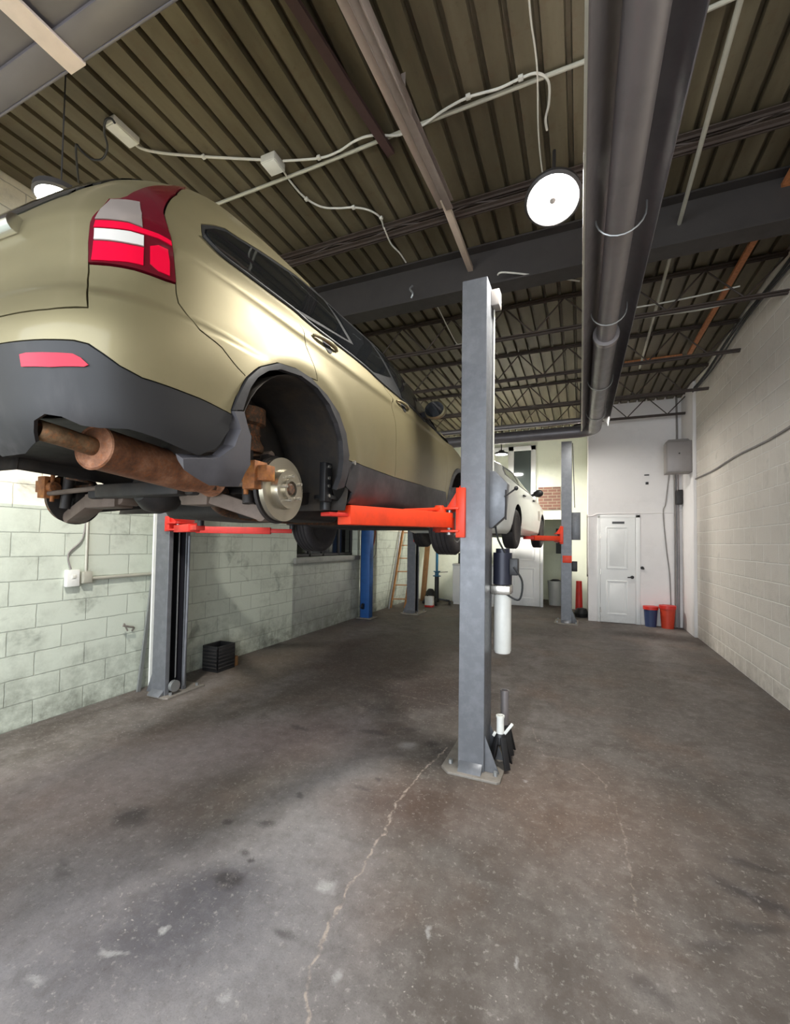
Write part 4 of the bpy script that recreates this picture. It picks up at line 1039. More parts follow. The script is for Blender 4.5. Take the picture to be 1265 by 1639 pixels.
# tail lamp
lamp_top = c1([(690, 200), (760, 200), (860, 215)])
lampP = lamp_left[::-1][:0]+lamp_bot+lamp_right[1:]+wedge_low+[tip]+wedge_top+c1([(690, 202)])+lamp_left[:-1]
for mir in (None, 'copy'):
    lo = S.patch(lampP, 'tail_lamp', M['lamp_maroon'], suv, step=.02, off=.006, mirror=mir)
    sub = lambda L, nm, m, of: S.patch(c1(L), nm, m, lo, step=.015, inset=.001, off=of, flange=.006, mirror=mir)
    sub([(704, 212), (800, 214), (888, 228), (900, 300), (905, 384), (820, 352), (720, 338), (608, 334), (640, 275)], 'clear_lens', M['lamp_clear'], .009)
    sub([(612, 342), (720, 346), (820, 360), (905, 392), (1000, 425), (1080, 470), (1084, 500), (1000, 455), (915, 428), (830, 405), (700, 390), (600, 385)], 'red_band', M['lamp_red'], .009)
    sub([(606, 392), (700, 397), (830, 412), (913, 437), (911, 504), (830, 488), (700, 468), (602, 463)], 'reverse_lens', M['lamp_white'], .010)
    sub([(600, 470), (700, 475), (830, 496), (912, 512), (908, 625), (820, 606), (700, 598), (585, 592)], 'brake_lens', M['lamp_red'], .009)
    sub([(945, 500), (1000, 490), (1060, 515), (1070, 600), (1070, 690), (1000, 660), (945, 610)], 'side_lens', M['lamp_red'], .009)
# painted bumper
bumper = [(0, gate_low[-1][1])]+gate_low[::-1][0:2]+[S.px(556/3.953, 880/3.953+270), gate_side[1]]+lamp_bot+bump_seam[1:]+[arch_out[2], arch_out[1], arch_out[0]]+blk_top[::-1]+[(0, blk_top[0][1])]
def bump_ledge(p):
    # the bumper stands proud below the gate
    k = min(1, max(0, (.735-p[2])/.05)); r = min(1, max(0, (.75-p[1])/.3)); return .012*k*r
S.patch(bumper, 'rear_bumper', M['gold'], suv, mirror='join', step=.028)
# black lower bumper
lowb = [(0, blk_top[0][1])]+blk_top+[S.px(372, 664), S.px(366, 690), S.px(352, 712), S.px(318, 730), S.px(256, 704), S.px(206, 688), S.px(160, 686), S.px(132, 682), S.px(100, 668), S.px(74, 664), S.px(58, 674), S.px(60, 708), S.px(44, 726), S.px(6, 731)]+[(1.2, 1.2), (0, 1.1)]
lowo = S.patch(lowb, 'lower_bumper', M['bumper_plastic'], suv, mirror='join', step=.03, off=.004)
for mir in (None, 'copy'):
    r_ = S.patch(c1([(143, 1180), (180, 1170), (330, 1168), (470, 1175), (520, 1200), (567, 1245), (540, 1256), (330, 1258), (155, 1256)]), 'reflector', M['lamp_red'], lowo, step=.02, off=.009, inset=0, flange=.01, mirror=mir)
# flare around the rear arch + flap behind it
flare = arch_out+[S.px(556, 757), S.px(549, 780), S.px(535, 784)]+arch_in[::-1]
half_pair('wheel_arch_flare', flare, M['cladding'], step=.025, off=.010, flange=.03)
flap = [S.px(x, y) for x, y in ((370, 657), (386, 662), (377, 700), (369, 730), (366, 748), (350, 757), (322, 757), (318, 752), (340, 744), (352, 722), (362, 690))]
flap = [arch_out[0], arch_in[0], S.side(.615, .42), S.side(.635, .32), S.side(.625, .245), S.side(.50, .235), S.side(.38, .27), S.side(.36, .30), S.side(.46, .315), S.side(.53, .37), S.side(.55, .43)]
half_pair('splash_flap', flap, M['cladding_flap'], step=.025, off=.014, flange=.05)
# doors
rear_door = belt[4:10]+door_mid[1:]+low_edge[:3][::-1]+[arch_out[-1]]+arch_out[::-1][1:6]+[arch_out[6]]+door_rear[::-1][:-1]
half_pair('rear_door', rear_door, M['gold'], step=.03)
fd_front = [S.side(3.10, .96), S.side(3.16, .80), S.side(3.14, .60), S.side(3.10, .475)]
front_door = belt[9:]+[S.side(3.02, 1.0)]+fd_front+[S.side(2.7, .472)]+low_edge[2:4][::-1]+door_mid[::-1][1:]
front_door = belt[9:11]+fd_front+[low_edge[3], low_edge[2]]+door_mid[::-1][1:-1]
half_pair('front_door', front_door, M['gold'], step=.03)
fender = [fd_front[0], S.side(3.5, 1.0), S.side(3.9, .94), S.side(4.15, .88), S.side(4.1, .62), S.side(4.06, .48)]+farch_o[::-1][1:-1]+[fd_front[3], fd_front[2], fd_front[1]]
half_pair('front_fender', fender, M['gold'], step=.035)
half_pair('wheel_arch_flare', farch_o+farch[::-1], M['cladding'], step=.03, off=.010, flange=.03)
# side cladding below the doors
clad = low_edge+[S.side(3.13, .475), S.side(3.17, .40), S.side(3.2, .26), S.side(2.2, .245), S.side(1.43, .245), S.side(1.42, .30), S.px(552, 778), S.px(557, 757)]
clo = half_pair('sill_cladding', clad, M['cladding'], step=.03, off=.005)
# front clip and bonnet, roof
nose = [(umax, .6), (umax, S.front(.1, .90)[1]), S.front(.7, .89), S.side(4.15, .87), S.side(4.1, .62), S.side(4.06, .45), S.side(4.04, .25), S.front(.6, .25)]
S.patch([(p[0], p[1]) for p in nose], 'front_bumper', M['gold'], suv, mirror=None, step=.06); S.patch(nose, 'front_bumper', M['gold'], suv, mirror='copy', step=.06)
vb = 9.1
bonnet = [S.side(3.05, 1.0), (umax-2.2, 9.95), (umax, 9.98), (umax, 9.0), (umax-1, 8.95), S.side(4.15, .885), S.side(3.9, .945), S.side(3.5, 1.005)]
S.patch(bonnet, 'bonnet', M['gold'], suv, step=.06, flange=0); S.patch(bonnet, 'bonnet', M['gold'], suv, step=.06, flange=0, mirror='copy')
ws = [(umax-2.4, 10.2), (umax, 10.2), (umax, 14.9), (umax-2.4, 14.9)]
S.patch(ws, 'windscreen', M['glass_dark'], suv, step=.06, flange=0); S.patch(ws, 'windscreen', M['glass_dark'], suv, step=.06, flange=0, mirror='copy')
roof = [(0, 15.05), (tip[0]-.1, 15.05), (tip[0], 15.3), side_roof[0], side_roof[1], side_roof[2], side_roof[3], (umax-2.6, 15.0), (umax, 15.0), (umax, vmax-.05), (0, vmax-.05)]
S.patch(roof, 'roof', M['gold'], suv, step=.06, mirror='join', flange=0)
# side glass: black frame band, three panes
band = belt+[S.side(2.98, 1.02), S.side(2.86, 1.20), S.side(2.62, 1.40), S.side(2.48, 1.505), S.side(2.0, 1.537), S.side(1.4, 1.532)]+[S.side(1.35, 1.445), S.side(1.15, 1.40)]+win_top[2::-1]
half_pair('window_frame', band, mat('matt_black_trim', (14, 14, 15), .6, 0, .1, 14, spec=.2), step=.03, inset=.001, off=-.002)
q0 = belt[0]
pane1 = c4([(150, 275), (200, 335), (300, 408), (400, 482), (485, 548)])+[S.side(1.53, 1.20), S.side(1.46, 1.43), S.side(1.2, 1.385)]+c4([(215, 240), (165, 226), (132, 228), (130, 245)])
half_pair('quarter_glass', pane1, M['glass_dark'], step=.03, off=.002)
pane2 = c4([(550, 600), (600, 640), (700, 716), (800, 796), (840, 832)])+[S.side(2.14, 1.2), S.side(2.05, 1.445), S.side(1.53, 1.445), S.side(1.6, 1.2)]
half_pair('rear_door_glass', pane2, M['glass_dark'], step=.03, off=.002)
pane3 = [S.side(2.22, 1.04), S.side(2.85, 1.04), S.side(2.78, 1.2), S.side(2.48, 1.41), S.side(2.13, 1.44), S.side(2.2, 1.2)]
half_pair('front_door_glass', pane3, M['glass_dark'], step=.03, off=.002)
# drip moulding along the window band
def along(uvs, off): return [Vector(S.pt(u, v)[0]+S.nrm(u, v)[0]*S.sign()*off) for u, v in uvs]
for s_ in (1, -1):
    m_ = Matrix.Diagonal((s_, 1, 1, 1))
    P_ = smooth_path(along(belt, .004), 6); MB().tube([m_ @ p for p in P_], .007, 8).build('belt_moulding', M['black'], suv)
    # crease highlight strip along the shoulder
# door handles
for pts_ in ([(500, 537), (520, 550), (538, 563)], [(634, 642), (644, 649), (653, 656)]):
    q = along(PXL(pts_), 0.); n_ = Vector(S.nrm(*S.px(*pts_[1]))[0])*S.sign()
    for s_ in (1, -1):
        m_ = Matrix.Diagonal((s_, 1, 1, 1)); a, b = q[0], q[2]; ln = (b-a)
        h = MB(); P_ = [a+ln*t+n_*(.006+.016*math.sin(PI*min(1, max(0, t)))**.6) for t in np.linspace(0, 1, 9)]
        h.tube([m_ @ p for p in P_], [.006, .008, .010, .010, .011, .011, .011, .010, .007], 10); ho = h.build('door_handle', M['gold'], suv)
        MB().lathe([(0, .003), (.034, .003), (.042, .0)], m_ @ (a+ln*.6), m_.to_3x3() @ n_, 18).build('handle_recess', M['shell'], ho)
# mirror
for s_ in (1, -1):
    m_ = Matrix.Diagonal((s_, 1, 1, 1))
    def mir(u, v):
        th, ph = 2*PI*u, PI*v; return m_ @ Vector((.985+.088*math.sin(ph)*math.cos(th), 2.56-.045*math.cos(ph)*(.6 if math.cos(ph) > 0 else 1.5), 1.065+.072*math.sin(ph)*math.sin(th)))
    mo = MB().grid(mir, 28, 14).build('wing_mirror', M['gold'], suv)
    def gl(u, v):
        th = 2*PI*u; r = v; return m_ @ Vector((.985+.076*r*math.cos(th), 2.526, 1.065+.061*r*math.sin(th)))
    MB().grid(gl, 28, 3).build('mirror_glass', M['glass_dark'], mo)
    MB().bar(m_ @ Vector((.84, 2.60, 1.04)), m_ @ Vector((.94, 2.58, 1.05)), .04, .04).build('mirror_stalk', M['black'], mo)
# tailgate chrome garnish and plate recess
hg = MB(); P_ = along([S.rear(x, .99) for x in (0, .12, .24, .36, .44)], .012); hg.tube([Vector((-p.x, p.y, p.z)) for p in P_[:0:-1]]+P_, .028, 12); hg.build('tailgate_garnish', M['chrome'], suv)
pl = MB().box((-.16, .05, .76), (.16, .065, .92)); pl.build('number_plate', M['white_plastic'], suv, bevel=.004)
# rear wheel house (both sides)
ay, az = .975, .35
for s_ in (1, -1):
    def lin_(u, v, s_=s_):
        a = PI*.99-u*PI*1.11; r = .405; return Vector((s_*(.885-v*.40), ay+r*math.cos(a), az+r*math.sin(a)))
    lo = MB().grid(lin_, 26, 6).build('wheel_liner', M['liner'], suv, solid=-.004)
    def wall_(u, v, s_=s_):
        a = PI*.99-u*PI*1.11; r = .405*v; return Vector((s_*.49, ay+r*math.cos(a), az+r*math.sin(a)))
    MB().grid(wall_, 26, 4).build('inner_wheel_wall', M['liner'], lo, solid=.004)
    def lin2(u, v, s_=s_):
        a = PI*1.12-u*PI*1.24; r = .405; return Vector((s_*(.885-v*.40), fy+r*math.cos(a), fz+r*math.sin(a)))
    MB().grid(lin2, 26, 6).build('wheel_liner', M['liner'], suv, solid=-.004)
# ribs, bracket and bolts in the visible wheel house
MB().box((.80, ay+.26, .24), (.835, ay+.33, .44)).build('liner_bracket', M['black'], suv, bevel=.004)
for z in (.27, .32, .36, .42): MB().cyl((.835, ay+.295, z), (.842, ay+.295, z), .009, n=10).build('liner_bolt', M['silver'], suv)
MB().cyl((.905, ay+.415, .455), (.922, ay+.415, .455), .012, n=12).build('liner_bolt', M['silver'], suv)
# rear suspension, per side
hy, hz_ = .985, .27
def suspension(s_):
    def q(x, y, z): return (s_*x, y, z)
    ds = MB().lathe([(.0, .030), (.034, .030), (.036, .045), (.05, .045), (.05, .032), (.088, .032), (.092, .0), (.145, .0), (.145, -.022), (.09, -.022), (.0, -.022)], q(.775, hy, hz_), (s_, 0, 0), 56)
    do = ds.build('brake_disc', M['rotor'] if s_ > 0 else M['rust_dark'], suv, angle=30)
    for k in range(5):
        a = 2*PI*k/5+.5; MB().cyl(q(.80, hy+.057*math.cos(a), hz_+.057*math.sin(a)), q(.836, hy+.057*math.cos(a), hz_+.057*math.sin(a)), .0065, n=10).build('wheel_stud', M['silver'], do)
    MB().lathe([(0, .02), (.02, .02), (.027, .012), (.027, 0)], q(.80, hy, hz_), (s_, 0, 0), 20).build('hub_nut', M['rust_dark'], do)
    MB().lathe([(.0, 0), (.152, 0), (.156, -.012), (.0, -.03)], q(.745, hy, hz_), (s_, 0, 0), 40).build('backing_plate', M['under'], do)
    cal = MB(); cal.box(q(.70, hy-.185, hz_-.015), q(.765, hy-.105, hz_+.105)); cal.box(q(.70, hy-.17, hz_+.02), q(.815, hy-.115, hz_+.085)); cal.cyl(q(.66, hy-.15, hz_+.045), q(.71, hy-.15, hz_+.045), .03, n=20); cal.cyl(q(.69, hy-.15, hz_-.035), q(.69, hy-.15, hz_+.125), .011, n=12)
    cal.build('brake_caliper', M['caliper'], suv, bevel=.007)
    kn = MB(); kn.cyl(q(.64, hy, hz_), q(.75, hy, hz_), .055, n=24); kn.bar(q(.69, hy-.02, hz_-.14), q(.69, hy+.01, hz_+.16), .05, .09, (0, 1, 0)); kn.build('knuckle', M['under'], suv, bevel=.008)
    la = MB(); la.bar(q(.70, hy-.02, hz_-.115), q(.44, hy-.07, hz_-.035), .10, .065); la.bar(q(.45, hy-.07, hz_-.035), q(.25, hy-.04, hz_-.03), .12, .075); la.cyl(q(.70, hy-.07, hz_-.115), q(.70, hy+.03, hz_-.115), .034, n=20); la.cyl(q(.24, hy-.08, hz_-.02), q(.24, hy+.03, hz_-.02), .036, n=20)
    la.build('lower_arm', M['arm_rust'], suv, bevel=.006)
    MB().cyl(q(.70, hy-.16, hz_+.01), q(.28, hy-.14, hz_+.03), .014, n=12).build('toe_link', M['arm_rust'], suv)
    ta_ = MB(); ta_.bar(q(.68, hy+.05, hz_-.05), q(.60, hy+.50, hz_+.02), .05, .07); ta_.build('trailing_arm', M['under'], suv, bevel=.008)
    ua_ = MB(); ua_.cyl(q(.70, hy+.0, hz_+.16), q(.36, hy+.02, hz_+.17), .022, n=14); ua_.build('upper_arm', M['arm_rust'], suv)
    sp = MB(); pts_ = [q(.60+.058*math.cos(t), hy-.06+.058*math.sin(t), .33+t*.0075) for t in np.linspace(0, 2*PI*4.5, 120)]; sp.tube(pts_, .008, 8); spo = sp.build('coil_spring', M['rust_dark'], suv)
    MB().lathe([(.0, 0), (.075, 0), (.08, .015), (.08, .03), (.062, .06), (.062, .12), (.085, .13), (.085, .20), (0, .22)], q(.60, hy-.06, .44), (0, 0, 1), 28).build('spring_seat', M['rust_dark'], spo)
    MB().cyl(q(.66, hy-.10, .20), q(.62, hy-.08, .62), .026, n=18).build('damper', M['under'], suv)
suspension(1); suspension(-1)
# underbody
ub = MB()
def pan(u, v):
    x = (u-.5)*1.40*(1-.28*min(1, max(0, (1.40-.22-v*3.9)/.1))); y = .22+v*3.9
    k = min(1, max(0, (1.35-y)/.3)); z = .31+.02*math.sin(x*9)*math.cos(y*4)-(.04 if abs(x) < .15 else 0)*(1-k)+.13*k
    return Vector((x, y, z))
ub.grid(pan, 40, 70); ub.build('floor_pan', M['under'], suv, solid=.006)
sf = MB(); sf.bar((-.42, 1.12, .27), (.42, 1.12, .27), .10, .08); sf.bar((-.30, .86, .28), (.30, .86, .28), .09, .07); sf.bar((-.34, .84, .28), (-.42, 1.14, .27), .08, .07); sf.bar((.34, .84, .28), (.42, 1.14, .27), .08, .07); sf.build('rear_subframe', M['under'], suv, bevel=.012)
df = MB().lathe([(0, -.13), (.06, -.12), (.11, -.06), (.12, 0), (.10, .07), (.05, .13), (0, .14)], (-.05, 1.0, .29), (0, 1, 0), 28); df.cyl((-.7, 1.0, .28), (.7, 1.0, .28), .02, n=14); df.build('differential', M['under'], suv)
tk = MB(); tk.box((-.5, 1.38, .17), (.42, 2.1, .34)); tk.build('fuel_tank', M['under'], suv, bevel=.05, bseg=4)
eng = MB(); eng.box((-.55, 3.1, .17), (.55, 4.1, .42)); eng.box((-.3, 2.5, .22), (.05, 3.1, .36)); eng.build('engine_undertray', M['under'], suv, bevel=.04, bseg=3)
for s_ in (1, -1): MB().box((s_*.695-.035, 1.5, .225), (s_*.695+.035, 3.1, .32)).build('sill_flange', M['under'], suv)
xp = MB(); xp.tube(smooth_path([(.52, .80, .28), (.45, .95, .26), (.2, 1.15, .22), (.08, 1.5, .185), (.05, 2.4, .19), (.0, 3.1, .22)], 8), .026, 14); xp.build('exhaust_pipe', M['rust_dark'], suv)
mz = Vector((.555, .275, .335)); me_ = Vector((.475, .86, .30)); ax_ = (me_-mz)
Lm = ax_.length
mu = MB().lathe([(0, 0), (.05, .0), (.074, .004), (.079, .0), (.082, .006), (.077, .014), (.079, Lm-.16), (.066, Lm-.09), (.07, Lm-.02), (.076, Lm-.01), (.04, Lm), (0, Lm)], mz, ax_, 44, .92); muo = mu.build('muffler', M['rust'], suv)
MB().tube([mz+ax_*.05, mz+Vector((.0, -.02, .003)), mz+Vector((.002, -.09, .012)), Vector((.567, .105, .352))], .030, 20, caps=False).build('tail_pipe', rust_material('brown_tailpipe', (112, 88, 64), (150, 122, 92), (72, 54, 42), .5), muo, solid=.003)
# front wheels
fwz = .255
wheel(suv, (.79, fy, fwz), 1); wheel(suv, (-.79, fy, fwz), -1)
for s_ in (1, -1): fs = MB(); fs.bar((s_*.66, fy, .20), (s_*.35, fy-.05, .25), .07, .05); fs.cyl((s_*.60, fy, .20), (s_*.55, fy, .75), .035, n=14); fs.build('front_suspension', M['under'], suv, bevel=.006)

# ------------------------------------------------------------------ the white sedan on the far lift
YAW = -math.radians(3.7)
WX, WY, WZ = -1.86, 6.36, 1.53
sed = thing('sedan', 'white sedan raised on the far lift facing the end wall', 'car', (WX, WY, WZ), YAW)
S2 = Surf(net([
    (.17, .76, .28, 4.28, .17, 1), (.24, .835, .10, 4.42, .22, 1), (.34, .865, .05, 4.48, .34, 1), (.46, .880, .02, 4.51, .46, 1), (.58, .886, .015, 4.50, .56, 1),
    (.70, .884, .03, 4.46, .64, 1), (.82, .874, .06, 4.36, .72, 1), (.91, .852, .14, 4.15, .80, 1), (.98, .825, .16, 3.15, .97, 1), (1.08, .745, .24, 2.93, 1.09, 1),
    (1.20, .675, .36, 2.70, 1.21, 1), (1.32, .605, .52, 2.48, 1.32, .9), (1.40, .51, .75, 2.26, 1.40, .7), (1.43, .33, 1.05, 2.1, 1.43, .5), (1.44, .02, 1.55, 1.9, 1.44, .3)]), (WX, WY, WZ), YAW)
ry_, fy2, rz2, ra_ = .92, 3.58, .33, .345
def arcp(cy, r, a0=PI+.25, a1=-.25, n=18): return [S2.side(cy+r*math.cos(a), rz2+r*math.sin(a)) for a in np.linspace(a0, a1, n)]
u2, v2 = S2.nc-1, S2.nr-1
body = [(0, .3), (0, v2-.02), (u2, v2-.02), (u2, .3)]
h1 = arcp(ry_, ra_)+[S2.side(ry_+.34, .19), S2.side(ry_-.34, .19)]; h2 = arcp(fy2, ra_)+[S2.side(fy2+.34, .19), S2.side(fy2-.34, .19)]
S2.patch(body, 'body', M['white_paint'], sed, holes=[h1, h2], step=.045, inset=0, flange=0, mirror='join')
def pair2(name, uvs, m, **kw):
    S2.patch(uvs, name, m, sed, **kw); S2.patch(uvs, name, m, sed, mirror='copy', **kw)
pair2('window_trim', [S2.side(.74, 1.14), S2.side(1.1, 1.10), S2.side(1.66, 1.045), S2.side(2.2, 1.0), S2.side(2.80, .955), S2.side(2.62, 1.11), S2.side(2.33, 1.275), S2.side(2.08, 1.365), S2.side(1.5, 1.39), S2.side(1.1, 1.36), S2.side(.85, 1.26)], M['black'], off=.002)
pair2('rear_door_glass', [S2.side(.83, 1.155), S2.side(1.2, 1.115), S2.side(1.62, 1.075), S2.side(1.62, 1.365), S2.side(1.3, 1.355), S2.side(1.08, 1.32), S2.side(.9, 1.24)], M['glass_dark'], off=.006)
pair2('front_door_glass', [S2.side(1.69, 1.07), S2.side(2.2, 1.03), S2.side(2.72, .985), S2.side(2.6, 1.09), S2.side(2.33, 1.25), S2.side(2.08, 1.335), S2.side(1.69, 1.365)], M['glass_dark'], off=.006)
S2.patch([(0, 9.0), (2.6, 9.0), (2.6, 12.2), (0, 12.2)], 'rear_window', M['glass_dark'], sed, off=.004, mirror='join')
ws2 = [(u2-2.0, 8.2), (u2, 8.2), (u2, 11.7), (u2-2.0, 11.7)]
S2.patch(ws2, 'windscreen', M['glass_dark'], sed, off=.004); S2.patch(ws2, 'windscreen', M['glass_dark'], sed, off=.004, mirror='copy')
pair2('tail_lamp', [S2.rear(.55, .66), S2.rear(.80, .68), S2.rear(.80, .80), S2.rear(.55, .80)], M['lamp_red'], off=.005)
pair2('fender_scoop', [S2.side(2.95, .52), S2.side(3.18, .50), S2.side(3.18, .72), S2.side(2.92, .70)], mat('primer_patch', (190, 190, 178), .5, 0, .2, 9), off=.003, flange=.003)
pair2('sill_trim', [S2.side(1.32, .24), S2.side(3.18, .24), S2.side(3.18, .30), S2.side(1.32, .31)], M['white_paint'], off=.012, flange=.012)
for yh in (1.45, 2.45):
    for s_ in (1, -1):
        p = S2.pt(*S2.side(yh, .86))[0]; MB().bar((s_*(p[0]+.02), yh-.09, .86), (s_*(p[0]+.02), yh+.09, .865), .025, .03).build('door_handle', M['black'], sed, bevel=.006)
for s_ in (1, -1):
    def mir2(u, v, s_=s_):
        th, ph = 2*PI*u, PI*v; return Vector((s_*(.93+.10*math.sin(ph)*math.cos(th)), 2.66+.07*math.cos(ph), 1.03+.075*math.sin(ph)*math.sin(th)))
    mo = MB().grid(mir2, 24, 12).build('wing_mirror', M['black'], sed)
    MB().bar((s_*.76, 2.66, .98), (s_*.88, 2.66, 1.01), .05, .05).build('mirror_stalk', M['black'], mo)
    for cy_ in (ry_, fy2):
        def l3(u, v, s_=s_, cy_=cy_):
            a = PI*1.1-u*PI*1.2; return Vector((s_*(.86-v*.36), cy_+.36*math.cos(a), rz2+.36*math.sin(a)))
        MB().grid(l3, 20, 4).build('wheel_liner', M['shell'], sed, solid=-.004)
wheel(sed, (.775, ry_, .27), 1, R=.318, w=.20, rim_m='black'); wheel(sed, (-.775, ry_, .27), -1, R=.318, w=.20, rim_m='black')
wheel(sed, (.775, fy2, .27), 1, R=.318, w=.20, rim_m='black'); wheel(sed, (-.775, fy2, .27), -1, R=.318, w=.20, rim_m='black')
MB().box((-.70, .3, .20), (.70, 4.2, .30)).build('floor_pan', M['under'], sed, bevel=.03)

# ------------------------------------------------------------------ jack stands by the middle post
def jack_stand(loc, label, h=.42, dark=False, rz=0.):
    t = thing('jack_stand', label, 'jack stand', loc, rz, 'jack stands by the middle post')
    b = MB(); top = .20
    for k in range(4):
        a = PI/4+k*PI/2; b.bar((.085*math.cos(a), .085*math.sin(a), 0), (.03*math.cos(a), .03*math.sin(a), top), .045, .012, (math.cos(a), math.sin(a), 0))
    b.lathe([(.030, 0), (.040, 0), (.034, .07), (.028, .07)], (0, 0, top-.05), (0, 0, 1), 20)
    b.build('stand_base', M['black'], t, bevel=.003)
    c = MB().lathe([(.0, 0), (.026, 0), (.026, h-top), (.030, h-top), (.030, h-top+.012), (.020, h-top+.012), (.018, h-top-.02), (0, h-top-.02)], (0, 0, top-.03), (0, 0, 1), 24)
    c.build('ratchet_column', M['steel_dark'] if dark else M['white_plastic'], t)
    hd_ = MB(); hd_.bar((.03, 0, top+.02), (.085, -.01, top+.10), .014, .02); hd_.bar((-.045, -.02, top+.0), (-.03, -.02, top+.03), .014, .02); hd_.build('ratchet_handle', M['plate'] if dark else M['white_plastic'], t, bevel=.003)
    return t
jack_stand((-.515, 3.14, .018), 'black jack stand with a white column at the foot of the middle lift post', .36)
t = thing('jack_stand', 'dark steel jack stand just behind the white topped one beside the middle post', 'jack stand', (-.52, 3.36, .018), 0, 'jack stands by the middle post')
b = MB()
for k in range(4):
    a = PI/4+k*PI/2; b.bar((.085*math.cos(a), .085*math.sin(a), 0), (.03*math.cos(a), .03*math.sin(a), .2), .045, .012, (math.cos(a), math.sin(a), 0))
b.build('stand_base', M['black'], t, bevel=.003)
MB().lathe([(.0, .12), (.030, .12), (.030, .44), (.034, .44), (.034, .45), (.022, .45), (.02, .40), (0, .40)], (0, 0, 0), (0, 0, 1), 24).build('ratchet_column', M['duct'], t)

# ------------------------------------------------------------------ things on and by the left wall
XW = XL-.002
ob = thing('switch_box', 'white switch box on the left block wall beside the smaller junction box', 'switch box', (XW, 2.455, 1.20))
MB().box((0, -.055, -.075), (.045, .055, .075)).build('box_body', M['white_plastic'], ob, bevel=.006); MB().box((.045, -.012, .0), (.052, .02, .03)).build('switch', M['cable_white'], ob, bevel=.002)
jb = thing('conduit_box', 'small grey conduit box on the left wall where the pipes meet', 'conduit box', (XW, 2.575, 1.20))
MB().box((0, -.045, -.055), (.05, .045, .055)).build('box_body', M['conduit'], jb, bevel=.008); MB().box((.05, -.038, -.048), (.055, .038, .048)).build('box_cover', M['conduit'], jb, bevel=.002)
tag(MB().cyl((XW+.025, 2.57, 1.255), (XW+.025, 2.57, 2.55), .013, n=12).build('wall_conduit', M['conduit']), 'upright pale conduit on the left wall rising behind the hanging suspension', 'conduit')
hc = MB().cyl((XW+.025, 2.62, 1.185), (XW+.025, 3.25, 1.19), .017, n=12); tag(hc.build('wall_conduit', M['conduit']), 'level pale conduit on the left wall leading to the lift post', 'conduit')
tag(MB().tube(smooth_path([(XW+.02, 2.56, 1.75), (XW+.02, 2.53, 1.55), (XW+.02, 2.42, 1.42), (XW+.02, 2.445, 1.28)], 8), .007, 8).build('wall_cable', M['panel_grey']), 'grey cable looping down to the white switch box', 'cable')
pr = at(217, 1106, Z=0)
tag(MB().bar((XW+.07, 3.10, .0), (XW+.02, 3.33, 1.78), .035, .02, (1, 0, 0)).build('metal_bar', M['galv']), 'long thin pale metal bar leaning on the wall beside the left lift post', 'bar')
wb = MB().box((-4.08, 3.15, .0), (-4.06, 3.26, 1.9)); tag(wb.build('white_board', M['white_plastic'], bevel=.003), 'narrow white board standing behind the left lift post', 'board')
hk = MB().tube(smooth_path([(XW, 3.06, .62), (XW+.05, 3.04, .66), (XW+.06, 2.98, .68), (XW+.06, 2.92, .70)], 6), .010, 8); hk.cyl((XW+.06, 2.97, .64), (XW+.06, 2.93, .72), .008, n=8); tag(hk.build('hose_hook', M['plate']), 'small bent metal hook sticking out of the left wall beside the leaning bar', 'hook')
cr_ = thing('crate', 'small black ribbed crate on the floor just behind the left lift post', 'crate', (-4.03, 4.05, 0))
cb = MB(); cb.box((-.12, -.14, .0), (.12, .14, .02)); cb.box((-.12, -.14, .02), (-.105, .14, .30)); cb.box((.105, -.14, .02), (.12, .14, .30)); cb.box((-.12, -.14, .02), (.12, -.125, .30)); cb.box((-.12, .125, .02), (.12, .14, .30)); cb.build('crate_body', M['black'], cr_, bevel=.004)
rb = MB()
for k in range(6): rb.box((.12, -.13, .04+k*.042), (.128, .13, .058+k*.042)); rb.box((-.11, -.148, .04+k*.042), (.11, -.14, .058+k*.042))
rb.build('crate_ribs', M['steel_dark'], cr_, bevel=.002)
tag(MB().box((-4.19, 4.21, 0), (-3.93, 4.27, .12)).build('timber_block', M['wood_dark'], bevel=.006), 'short weathered timber block lying behind the black crate', 'block')
# blue steel post at the left wall
bp = thing('blue_post', 'blue painted steel post standing against the left wall', 'post', (-4.03, 8.0, 0))
pb = MB(); pb.box((-.10, -.09, .01), (.10, .09, 2.3)); pb.build('post', M['blue'], bp, bevel=.012)
MB().box((-.16, -.15, 0), (.18, .17, .015)).build('base_plate', M['plate'], bp, bevel=.003)
MB().box((-.11, -.085, .015), (-.09, .085, 2.2)).build('back_channel', M['steel_dark'], bp)
MB().lathe([(.02, -.02), (.06, -.02), (.06, .02), (.02, .02)], (-.02, -.12, .25), (1, 0, 0), 20).build('pulley', M['black'], bp)
# hanging hoses
hh = MB(); hh.tube(smooth_path([(XW+.014, 8.52, 2.0), (XW+.014, 8.5, 1.7), (XW+.014, 8.6, 1.45), (XW+.014, 8.72, 1.7), (XW+.014, 8.70, 2.0)], 8), .014, 8); tag(hh.build('red_hose', M['orange_cord']), 'faded red hose loop hanging on the left wall beyond the blue post', 'hose')
hh = MB(); hh.tube(smooth_path([(XW+.008, 8.46, 1.9), (XW+.008, 8.4, 1.5), (XW+.008, 8.55, 1.22), (XW+.008, 8.78, 1.3), (XW+.008, 8.8, 1.8)], 8), .007, 8); tag(hh.build('thin_cable', M['panel_grey']), 'thin grey cable loop hanging below the red hose on the left wall', 'cable')
